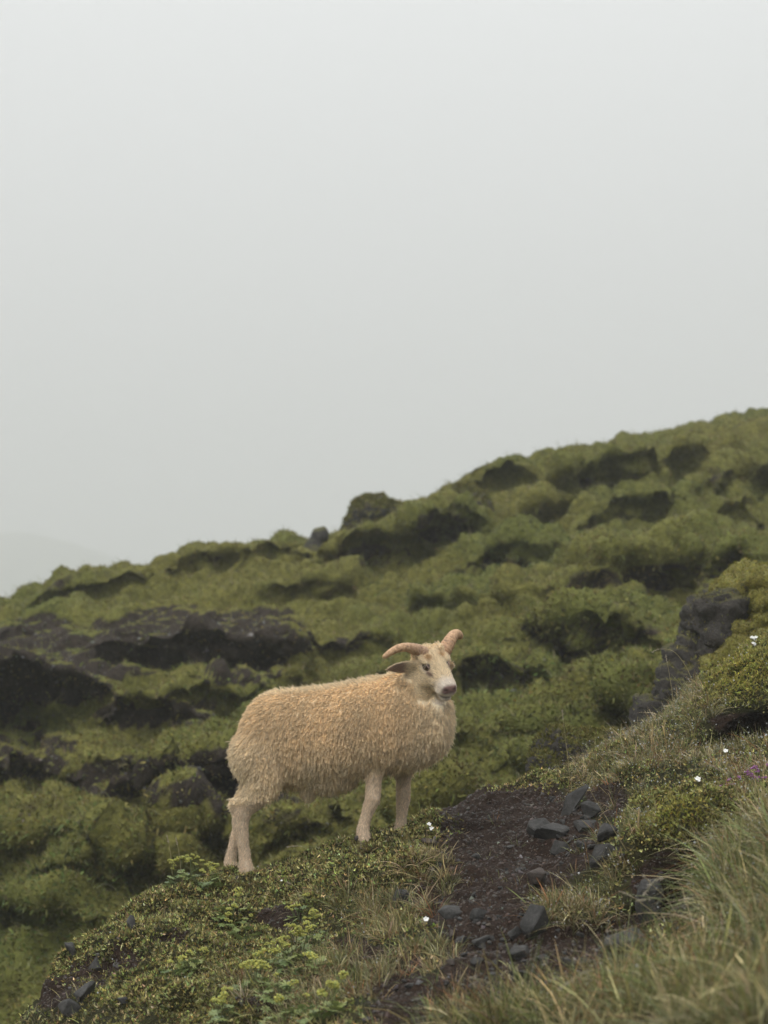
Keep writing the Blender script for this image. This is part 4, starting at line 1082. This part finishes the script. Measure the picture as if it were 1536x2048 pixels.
clump = (smooth(-0.22, 0.18, fbm(GV * 6.5 + 5, 3)) + 0.06) * (1 - hollow)
def dens_at(spec): return blob(GUu, GUv, spec, wob) * vis_g
# right slope: long dewy grass
d1 = dens_at([(1480, 1900, 190, 170), (1420, 2010, 200, 110), (1530, 1750, 90, 110), (1300, 2020, 120, 70), (1120, 2050, 180, 40), (980, 2060, 160, 30)])
d1 = d1 * (1 - blob(GUu, GUv, [(1345, 1820, 80, 105), (1290, 1850, 60, 60)]))
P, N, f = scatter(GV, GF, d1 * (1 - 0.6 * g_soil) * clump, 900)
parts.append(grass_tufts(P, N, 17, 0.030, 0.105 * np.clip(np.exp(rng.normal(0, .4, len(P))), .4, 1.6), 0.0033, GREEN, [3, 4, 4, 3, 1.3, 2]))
# middle bank and crest on the right
d2 = dens_at([(1270, 1510, 90, 55), (1370, 1510, 120, 40), (1480, 1520, 110, 50), (1200, 1560, 60, 40), (1450, 1700, 100, 50), (1250, 1650, 60, 70), (1240, 1750, 50, 60), (1400, 1420, 110, 50), (1510, 1560, 60, 40)])
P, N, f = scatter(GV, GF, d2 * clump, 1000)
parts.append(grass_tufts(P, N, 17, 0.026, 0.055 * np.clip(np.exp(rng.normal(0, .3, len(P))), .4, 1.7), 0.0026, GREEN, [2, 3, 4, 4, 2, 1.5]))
# tufts beside the path and on the mound
d3 = dens_at([(1150, 1830, 90, 40), (1230, 1800, 60, 50), (860, 1740, 50, 40), (730, 1820, 110, 45), (830, 1840, 70, 35), (800, 1900, 100, 60), (640, 1950, 120, 70), (560, 1990, 120, 60), (870, 1920, 50, 70), (900, 2020, 60, 40), (1180, 1740, 40, 30)])
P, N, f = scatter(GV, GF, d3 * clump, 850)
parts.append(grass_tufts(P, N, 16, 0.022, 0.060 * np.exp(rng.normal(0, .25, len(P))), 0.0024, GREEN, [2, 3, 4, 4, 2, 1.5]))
# thin grass everywhere that is not bare
P, N, f = scatter(GV, GF, vis_g * (0.9 - 0.82 * g_soil) * (1 - 0.6 * g_moss) * clump, 1500)
parts.append(grass_tufts(P, N, 8, 0.03, 0.045, 0.0018, GREEN, [2, 3, 3, 3, 2, 2]))
P, N, f = scatter(GV, GF, vis_g * g_moss, 900)
parts.append(grass_tufts(P, N, 5, 0.03, 0.035, 0.0017, GREEN, [2, 3, 3, 4, 1, 1]))
fp = []
for (u, v) in [(485, 1772), (500, 1774), (515, 1770), (455, 1768), (470, 1770), (715, 1692), (730, 1695), (745, 1692), (790, 1680), (803, 1680), (815, 1676), (735, 1700), (495, 1782)]:
    q, nn = hit(u, v); fp += [tuple(q + Vector((random.gauss(0, .012), random.gauss(0, .01), 0))) for _ in range(4)]
fp = np.array(fp)
parts.append(grass_tufts(fp, np.tile(up, (len(fp), 1)), 14, 0.022, 0.030, 0.003, [(.17, .145, .055), (.115, .105, .035), (.24, .205, .09)], [2, 2, 1]))
V, F, Cg = join_np(parts)
tag(link('grass', mesh_np('grass', V, F, Cg, smooth_shade=False), mat=M_leaf), 'wet mixed grass on the near slope', 'grass', kind='stuff')
tips = V.reshape(-1, 9, 3)[:, 6:].mean(1); tu, tv = uv_of(tips); tips = tips[rng.random(len(tips)) < 0.14 * smooth(850, 1250, tu) + 0.012][:14000]
# dew on the blades
ico_b = bmesh.new(); bmesh.ops.create_icosphere(ico_b, subdivisions=1, radius=1); ico_b.verts.index_update()
IV = np.array([tuple(v.co) for v in ico_b.verts]); IF = np.array([[v.index for v in f.verts] for f in ico_b.faces]); ico_b.free()
rs = 0.0018 * np.exp(rng.normal(0, .35, len(tips))) * smooth(2.0, 7.0, tips[:, 1])
DV = (IV[None] * rs[:, None, None] + tips[:, None]).reshape(-1, 3); DF = (IF[None] + (np.arange(len(tips)) * len(IV))[:, None, None]).reshape(-1, 3)
M_dew, nt_, b_ = new_mat('dew'); b_.inputs['Base Color'].default_value = (0.9, 0.93, 0.95, 1); b_.inputs['Roughness'].default_value = 0.03
b_.inputs['Transmission Weight'].default_value = 0.55; b_.inputs['IOR'].default_value = 1.33
tag(link('dew', mesh_np('dew', DV, DF), mat=M_dew), 'tiny dew drops on the grass tips', 'dew', kind='stuff')

# hillside: leafy moss, heath and short grass
vis_h = ((hu > -80) & (hu < 1620) & (hv > 780) & (hv < 2060) & (HV[:, 1] < 25.5)).astype(float)
P, N, f = scatter(HV, HF, vis_h * np.clip(1.05 - 1.05 * h_soil_shade, 0.12, 1), 200000)
zone = fbm(P * 0.55, 3); zone2 = fbm(P * 1.7 + 40, 3)
ca = pick([(.20, .185, .056), (.15, .142, .042), (.26, .232, .085)], [3, 3, 1], len(P), 0.25)
cb = pick([(.09, .113, .034), (.125, .148, .046), (.062, .083, .028)], [3, 3, 2], len(P), 0.25)
cc = pick([(.19, .125, .045), (.13, .09, .035)], [1, 1], len(P), 0.25)
w_ = smooth(0.0, 0.3, zone)[:, None]; w2 = (0.55 * smooth(0.12, 0.35, zone2))[:, None]
cH = (ca * (1 - w_) + cb * w_) * (1 - w2) + cc * w2
D = unit(N * 1.0 + up * 0.3 + 0.35 * rng.normal(size=P.shape))
hb1 = blades(P, D, 0.024 * np.exp(rng.normal(0, .35, len(P))), 0.011 * np.exp(rng.normal(0, .3, len(P))), up * -0.25, cH, 2)
P, N, f = scatter(HV, HF, vis_h * np.clip(1 - 1.2 * h_soil_shade, 0, 1), 40000)
D = unit(up + 0.3 * N + 0.35 * rng.normal(size=P.shape)); c = pick([(.22, .21, .09), (.28, .25, .14), (.15, .17, .055)], [2, 2, 2], len(P), 0.2)
hb2 = blades(P, D, 0.085 * np.exp(rng.normal(0, .4, len(P))), 0.005, np.array([[-.2, -.1, -.5]]), c, 3)
P, N, f = scatter(HV, HF, vis_h * smooth(16.5, 13.5, HV[:, 1]) * np.clip(1.1 - h_soil_shade, 0.1, 1), 45000)
D = unit(N * 0.8 + up * 0.5 + 0.6 * rng.normal(size=P.shape)); w_ = smooth(-.1, .25, fbm(P * 0.9 + 3, 3))[:, None]
c = pick([(.20, .19, .055), (.15, .15, .04), (.10, .09, .03)], [3, 3, 1], len(P), .3) * (1 - w_) + pick([(.12, .155, .045), (.17, .20, .06), (.09, .12, .035)], [3, 2, 2], len(P), .3) * w_
hb3 = blades(P, D, 0.035 * np.exp(rng.normal(0, .3, len(P))), 0.016, up * -.3, c, 2)
V, F, Cg = join_np([hb1, hb2, hb3])
tag(link('hillside_vegetation', mesh_np('hillside_vegetation', V, F, Cg, smooth_shade=False), mat=M_moss), 'moss, heath and short grass covering the misty hillside', 'ground cover', kind='stuff')

# pale chips weathered out of the bare bank on the hillside
P, N, f = scatter(HV, HF, vis_h * np.clip(h_soil_shade - .35, 0, 1), 2600)
V, F, Cg = pebbles(P, N, np.clip(0.010 * np.exp(rng.normal(0, .55, len(P))), .004, .045), pick([(.06, .055, .05), (.11, .105, .10), (.2, .19, .18)], [4, 2, .5], len(P), .25), 8)
tag(link('hillside_stones', mesh_np('hillside_stones', V, F, Cg, smooth_shade=False), mat=M_chip), 'small stones in the bare soil of the hillside', 'stones', kind='stuff')

# ================================================================== SINGLE PLANTS
def copy_mesh(name, me, parent, loc, rot, sc, mat=None):
    o = link(name, me, parent, mat); o.location = loc; o.rotation_euler = rot; o.scale = (sc,) * 3; return o
# lady's mantle: palmate leaf with seven lobes, stem, yellow-green flower head
def leaf_mesh():
    V, F, C = [], [], []
    nl = 7
    for k in range(nl):
        a = rad(-150 + 300 * k / (nl - 1)); L_ = 1.0 - 0.25 * abs(k - 3) / 3
        d = np.array([math.sin(a), math.cos(a), 0]); s = np.array([d[1], -d[0], 0])
        b = len(V)
        for t, w, z in [(0, 0.02, 0), (.45, .17, .10), (.8, .17, .10), (1.0, .03, 0.02)]:
            V += [d * L_ * t - s * w + [0, 0, z * .2], d * L_ * t + [0, 0, z * 1.0 - .02], d * L_ * t + s * w + [0, 0, z * .2]]
        for r_ in range(3):
            i = b + 3 * r_; F += [(i, i + 1, i + 4, i + 3), (i + 1, i + 2, i + 5, i + 4)]
    V = np.array(V, float)
    return V, np.array(F)
LV, LF = leaf_mesh()
leaf_meshes = [mesh_np('mantle_leaf', LV, LF, np.tile(np.array(c), (len(LV), 1))) for c in [(.20, .26, .08), (.25, .31, .11), (.28, .32, .10), (.15, .21, .075)]]
for m in leaf_meshes: m.materials.append(M_leaf)
def floret_mesh(seed):
    r = np.random.default_rng(seed); parts = []
    for k in range(26):
        c = unit(r.normal(size=3)) * (0.55 + 0.4 * r.random()); c[2] = abs(c[2]) * 0.9
        colr_ = np.array([.56, .54, .12]) * np.exp(r.normal(0, .2)) if r.random() < .75 else np.array([.34, .40, .12])
        parts.append((IV * (0.2 * r.uniform(.7, 1.2)) + c, IF, np.tile(colr_, (len(IV), 1))))
    return mesh_np('flower_head', *join_np(parts))
heads = [floret_mesh(k) for k in range(3)]
for h in heads: h.materials.append(M_leaf)
stem_me = {}
M_stem = plain_mat('stem', (.10, .125, .045), 0.5, 0.4, 0.3, 60)
def stem(parent, a, b, r0, r1, sag=0.0, name='stem', mat=None, nseg=7):
    pts = np.array([a, a * 0.5 + b * 0.5 + Vector((0, 0, sag)), b]); C = catmull(pts, nseg // 2 + 1)
    bm = bmesh.new(); T = unit(np.gradient(C, axis=0)); rings = []
    for i, (c, t) in enumerate(zip(C, T)):
        B = np.cross(t, [0.3, 1, 0.2]); B /= np.linalg.norm(B); A = np.cross(B, t); r = r0 + (r1 - r0) * i / (len(C) - 1)
        th = np.linspace(0, 6.283, 5, endpoint=False); rings.append(c + np.outer(np.cos(th), A) * r + np.outer(np.sin(th), B) * r)
    loft_bm(bm, rings); return mesh_bm(name, bm, parent, mat or M_stem)
def mantle(u, v, label, seed, nleaf=9, nflow=4, size=1.0, height=0.09, spread=0.07):
    r = random.Random(seed); p, nn = hit(u, v)
    t = empty('lady_mantle', p, label, 'plant', "lady's mantle plants on the mound")
    nleaf = int(nleaf * 1.6)
    for k in range(nleaf):
        a = k * 2.4 + r.random(); d = spread * (0.25 + 0.75 * math.sqrt((k + .5) / nleaf)); h = height * (0.35 + 0.45 * r.random()) * (1.1 - 0.5 * d / spread)
        q = Vector((math.cos(a) * d, math.sin(a) * d * 0.8, h)); g = drop(p.x + q.x, p.y + q.y)
        if g: q.z += max(-0.06, min(0.06, g.z - p.z))
        stem(t, Vector((q.x * .2, q.y * .2, -.01)), q, .0009, .0007, 0.012, 'leaf_stalk')
        copy_mesh('leaf', leaf_meshes[r.randrange(4)], t, q, (r.uniform(-.7, .35), r.uniform(-.5, .5), r.random() * 6.28), size * r.uniform(.014, .024))
    for k in range(int(nflow * 1.7 + .5)):
        a = r.random() * 6.28; d = spread * r.random() * 0.9; q = Vector((math.cos(a) * d, math.sin(a) * d * 0.7, height * r.uniform(.95, 1.45)))
        g = drop(p.x + q.x, p.y + q.y)
        if g: q.z += max(-0.05, min(0.05, g.z - p.z))
        st = stem(t, Vector((q.x * .4, q.y * .4, 0)), q, .0011, .0008, 0.005, 'flower_stalk')
        for j in range(r.choice((1, 2, 2))):
            copy_mesh('flower_head', heads[r.randrange(3)], st, q + Vector((r.uniform(-.012, .012), r.uniform(-.012, .012), r.uniform(-.008, .006))), (r.uniform(-.3, .3), r.uniform(-.3, .3), r.random() * 6), size * r.uniform(.009, .0145))
mantle(350, 1768, 'leafy plant with yellow flower heads on the crest left of the hind feet, farthest left', 1, 10, 4, 1.0, .075, .05)
mantle(385, 1765, 'yellow-flowered plant on the crest midway between the leftmost one and the hind feet', 2, 10, 5, 1.0, .075, .05)
mantle(425, 1775, 'yellow-flowered plant on the crest right beside the hind feet', 3, 8, 3, 1.0, .07, .04)
mantle(462, 1850, 'pale yellow-flowered plant on the mound straight below the hind feet', 4, 12, 4, 1.1, .07, .06)
mantle(485, 1878, 'plant with one small flower head just below right of the one under the hind feet', 5, 10, 1, 1.0, .05, .06)
mantle(600, 1845, 'sparse plant with greenish flowers beside the brown grass tuft', 6, 8, 3, .9, .07, .05)
mantle(625, 1890, 'upright plant with yellow flowers near the top of the bright flower drift', 7, 10, 4, 1.0, .085, .05)
mantle(590, 1925, 'dense yellow-flowered plant in the middle of the bright flower drift', 8, 13, 6, 1.1, .085, .06)
mantle(550, 1945, 'dense plant left of the middle of the bright flower drift', 9, 12, 5, 1.1, .075, .06)
mantle(505, 1985, 'plant with a tight row of yellow heads at the lower left of the flower drift', 10, 12, 7, 1.1, .075, .06)
mantle(560, 1995, 'leafy plant with a single flower head low in the flower drift', 11, 14, 1, 1.1, .06, .07)
mantle(620, 1955, 'broad-leaved green plant at the right rim of the flower drift', 12, 13, 1, 1.3, .065, .06)
mantle(445, 2040, 'yellow-flowered plant at the bottom edge above the dark hollow', 13, 10, 4, 1.1, .06, .05)
mantle(640, 2045, 'yellow-flowered leafy plant at the bottom edge right of the flower drift', 14, 12, 4, 1.2, .075, .07)
mantle(570, 2045, 'leafy plant without many flowers at the bottom edge below the drift', 15, 12, 1, 1.2, .06, .07)
mantle(380, 1945, 'small plant with two yellow heads on the lower left mound', 16, 11, 2, 1.0, .06, .05)
mantle(345, 1955, 'leafy plant with one reddish tinted head low on the left mound', 17, 9, 1, 1.0, .05, .05)

# long grass stalks with seed heads
M_straw = plain_mat('straw', (.30, .25, .13), 0.5, 0.4, 0.25, 50)
M_green_stalk = plain_mat('green_stalk', (.16, .18, .06), 0.45, 0.4, 0.25, 50)
M_seed = plain_mat('seed_head', (.42, .37, .29), 0.6, 0.4, 0.3, 90)
def stalk(pts, label, seeds=0.3, r0=.0016, mat=None, dy=0.0, spike=.006, Y=None):
    """pts: photo pixels root to tip; the root stands on the ground, the tip leans dy metres towards or away"""
    if Y is None: p, nn = hit(*pts[0])
    else: p = at(pts[0][0], pts[0][1], Y)
    t = empty('grass_stalk', p, label, 'grass', 'long arching grass stalks')
    n = len(pts); W3 = [at(u, v, p.y + dy * i / (n - 1)) - p for i, (u, v) in enumerate(pts)]
    C = catmull([tuple(w) for w in W3], 6)
    bm = bmesh.new(); T = unit(np.gradient(C, axis=0)); rings = []
    for i, (c, tt) in enumerate(zip(C, T)):
        B = np.cross(tt, [0.1, 1, 0.2]); B /= np.linalg.norm(B); A = np.cross(B, tt); r = r0 * (1 - .65 * i / (len(C) - 1))
        th = np.linspace(0, 6.283, 6, endpoint=False); rings.append(c + np.outer(np.cos(th), A) * r + np.outer(np.sin(th), B) * r)
    loft_bm(bm, rings); st = mesh_bm('stem', bm, t, mat or M_straw)
    if seeds:
        k0 = int(len(C) * (1 - seeds)); m = 70
        ts = rng.random(m) ** .9 * (len(C) - 1 - k0) + k0; ii = np.clip(ts.astype(int), 0, len(C) - 2); fr_ = (ts - ii)[:, None]
        Pp = C[ii] * (1 - fr_) + C[ii + 1] * fr_; D = unit(T[ii] * 1.2 + 0.7 * rng.normal(size=(m, 3)))
        V, F, Cc_ = blades(Pp, D, spike * np.exp(rng.normal(0, .25, m)), .0026, up * 0, np.tile([[.4, .35, .27]], (m, 1)), 2)
        link('seed_head', mesh_np('seed_head', V, F, Cc_, smooth_shade=False), t, M_leaf)
    return t
stalk([(730, 1790), (705, 1745), (675, 1715), (640, 1697), (605, 1692), (575, 1694)], 'long yellow grass stalk arching left in front of the belly', .22, .0015, M_green_stalk)
stalk([(700, 1775), (680, 1755), (660, 1742), (640, 1738)], 'short pale stalk below the long arching one on the crest', 0, .0011)
stalk([(1385, 1860), (1360, 1815), (1345, 1775), (1330, 1758), (1310, 1762), (1290, 1788)], 'bristly pale seed head arching over the dark hollow', .45, .0016, M_green_stalk, -.05, .010)
stalk([(1375, 1870), (1345, 1825), (1318, 1800), (1300, 1797), (1275, 1802)], 'drooping seed head in front of the tall smooth grey stone', .4, .0016, M_green_stalk, -.05, .010)
stalk([(1340, 1860), (1310, 1828), (1285, 1808), (1262, 1792), (1240, 1783)], 'straight pale stalk leaning left past the tall smooth grey stone', .35, .0015, M_straw)
stalk([(1360, 1840), (1335, 1800), (1310, 1775), (1287, 1751)], 'thin dewy stalk rising left across the dark hollow', .3, .0014, M_straw)
stalk([(1350, 2010), (1310, 1985), (1265, 1960), (1220, 1945), (1185, 1941), (1160, 1950), (1120, 1978)], 'long stalk arching low over the path with a fuzzy drooping tip', .35, .0017, M_green_stalk, -.05, .008)
stalk([(1060, 2025), (1030, 2000), (1000, 1980), (970, 1962), (940, 1955)], 'thin green stalk leaning left over the lower path rubble', .4, .0014, M_green_stalk)
stalk([(1330, 1900), (1290, 1875), (1250, 1860), (1215, 1862)], 'reddish dry stalk drooping beside the flat pale slab', .4, .0015, plain_mat('russet', (.22, .11, .06), .6, .3, .3))
stalk([(1255, 1705), (1225, 1655), (1200, 1615), (1180, 1580)], 'bare stalk leaning left in front of the tilted slab', 0, .0013, M_straw)
stalk([(1140, 1560), (1136, 1520), (1130, 1470), (1124, 1420)], 'thin straight stalk rising from the crest above the path', .2, .0018, M_straw, 0, .006)
stalk([(1350, 1440), (1345, 1390), (1338, 1345), (1332, 1312)], 'upright pale stalk in front of the mossy outcrop', .2, .0016, M_straw)
stalk([(1395, 1420), (1380, 1350), (1350, 1305), (1320, 1298), (1305, 1304)], 'pale stalk bowing left in front of the mossy outcrop', .25, .0015, M_straw)
stalk([(850, 1800), (855, 1770), (862, 1745), (866, 1738)], 'short stalk standing before the upper path\'s left tuft', .3, .0013, M_straw)
stalk([(600, 1800), (590, 1775), (575, 1765)], 'tiny stalk with pale tip on the crest behind the hind feet', .3, .0012, M_straw)
stalk([(345, 1750), (342, 1715), (338, 1690), (334, 1672)], 'faint thin stalk rising above the leftmost yellow flowers', .3, .0015, M_straw)
stalk([(362, 1752), (360, 1720), (356, 1695), (352, 1676)], 'faint thin stalk just right of its twin above the yellow flowers', .3, .0015, M_straw)
stalk([(1490, 1640), (1470, 1575), (1445, 1545), (1420, 1530)], 'dewy stalk bending left over the purple flowers', .3, .0014, M_straw)
stalk([(1536, 1620), (1500, 1650), (1470, 1690), (1455, 1720)], 'pale stalk drooping down right of the dark hollow', .3, .0016, M_straw, -.2)

# white flowers
M_petal = plain_mat('white_petal', (.82, .82, .80), 0.5, 0.3, 0.06, 60); M_calyx = plain_mat('calyx', (.36, .33, .22), .6, .3, .2, 60)
pb = bmesh.new(); ball(pb, Vector((0, .55, .12)), (.42, .55, .12)); petal_me = bpy.data.meshes.new('petal'); pb.to_mesh(petal_me); pb.free(); petal_me.materials.append(M_petal)
for pp in petal_me.polygons: pp.use_smooth = True
def flower(u, v, label, size, nflo=1, h=.04, seed=0):
    r = random.Random(seed); p, nn = hit(u, v + 14); k = p.y / FPX
    top = at(u, v, p.y - .01) - p
    t = empty('white_flower', p, label, 'flower', 'small white flowers')
    for j in range(nflo):
        q = top + Vector((r.uniform(-1, 1), r.uniform(-1, 1) * .5, r.uniform(-1, 1))) * (size * 1.3 * (nflo > 1))
        st = stem(t, Vector((r.uniform(-.01, .01), 0, -.01)), q, .0011, .0008, .004)
        bm = bmesh.new(); ball(bm, q - Vector((0, 0, size * .25)), (size * .32, size * .32, size * .4)); mesh_bm('calyx', bm, st, M_calyx)
        for i in range(5):
            e = Matrix.Rotation(r.uniform(.5, 1.1), 4, 'X') @ Matrix.Rotation(i * 1.2566 + r.random() * .2, 4, 'Z') @ Matrix.Rotation(.5, 4, 'X')
            copy_mesh('petal', petal_me, st, q, e.to_euler(), size * .85)
flower(864, 1654, 'white flower on the crest right of the front feet', .012, 2, seed=1)
flower(852, 1840, 'white flower in the grass left of the broken grey stones', .013, 1, seed=2)
flower(1395, 1560, 'nodding white flower on the bank above the mossy hump', .016, 1, seed=3)
flower(1451, 1503, 'single white flower at the top of the grassy right bank', .013, 1, seed=4)
flower(1508, 1283, 'cluster of white flowers at the right edge beside the moss cushions', .012, 6, seed=5)
flower(1506, 1713, 'white flower among long grass at the right edge', .009, 1, seed=6)
flower(563, 1762, 'tiny white bloom on the crest right of the hind feet', .006, 1, seed=7)

# purple thyme at the right edge
M_purple = plain_mat('purple_floret', (.30, .10, .30), .6, .3, .35, 200)
for j, (u, v, label) in enumerate([(1485, 1552, 'purple thyme patch on the right bank, the left one of two'), (1530, 1545, 'purple thyme patch touching the right edge of the picture')]):
    p, nn = hit(u, v + 10); t = empty('thyme', p, label, 'flower', 'purple thyme patches'); r = random.Random(j)
    for k in range(9):
        q = Vector((r.uniform(-.075, .075), r.uniform(-.05, .05), 0)); g = drop(p.x + q.x, p.y + q.y)
        if g: q.z = g.z - p.z + r.uniform(.018, .035)
        stem(t, q - Vector((0, 0, .03)), q, .0009, .0007)
        bm = bmesh.new()
        for i in range(7):
            ball(bm, q + Vector((r.gauss(0, .005), r.gauss(0, .005), r.gauss(.002, .003))), (.004, .004, .003))
        mesh_bm('flower_head', bm, t, M_purple)
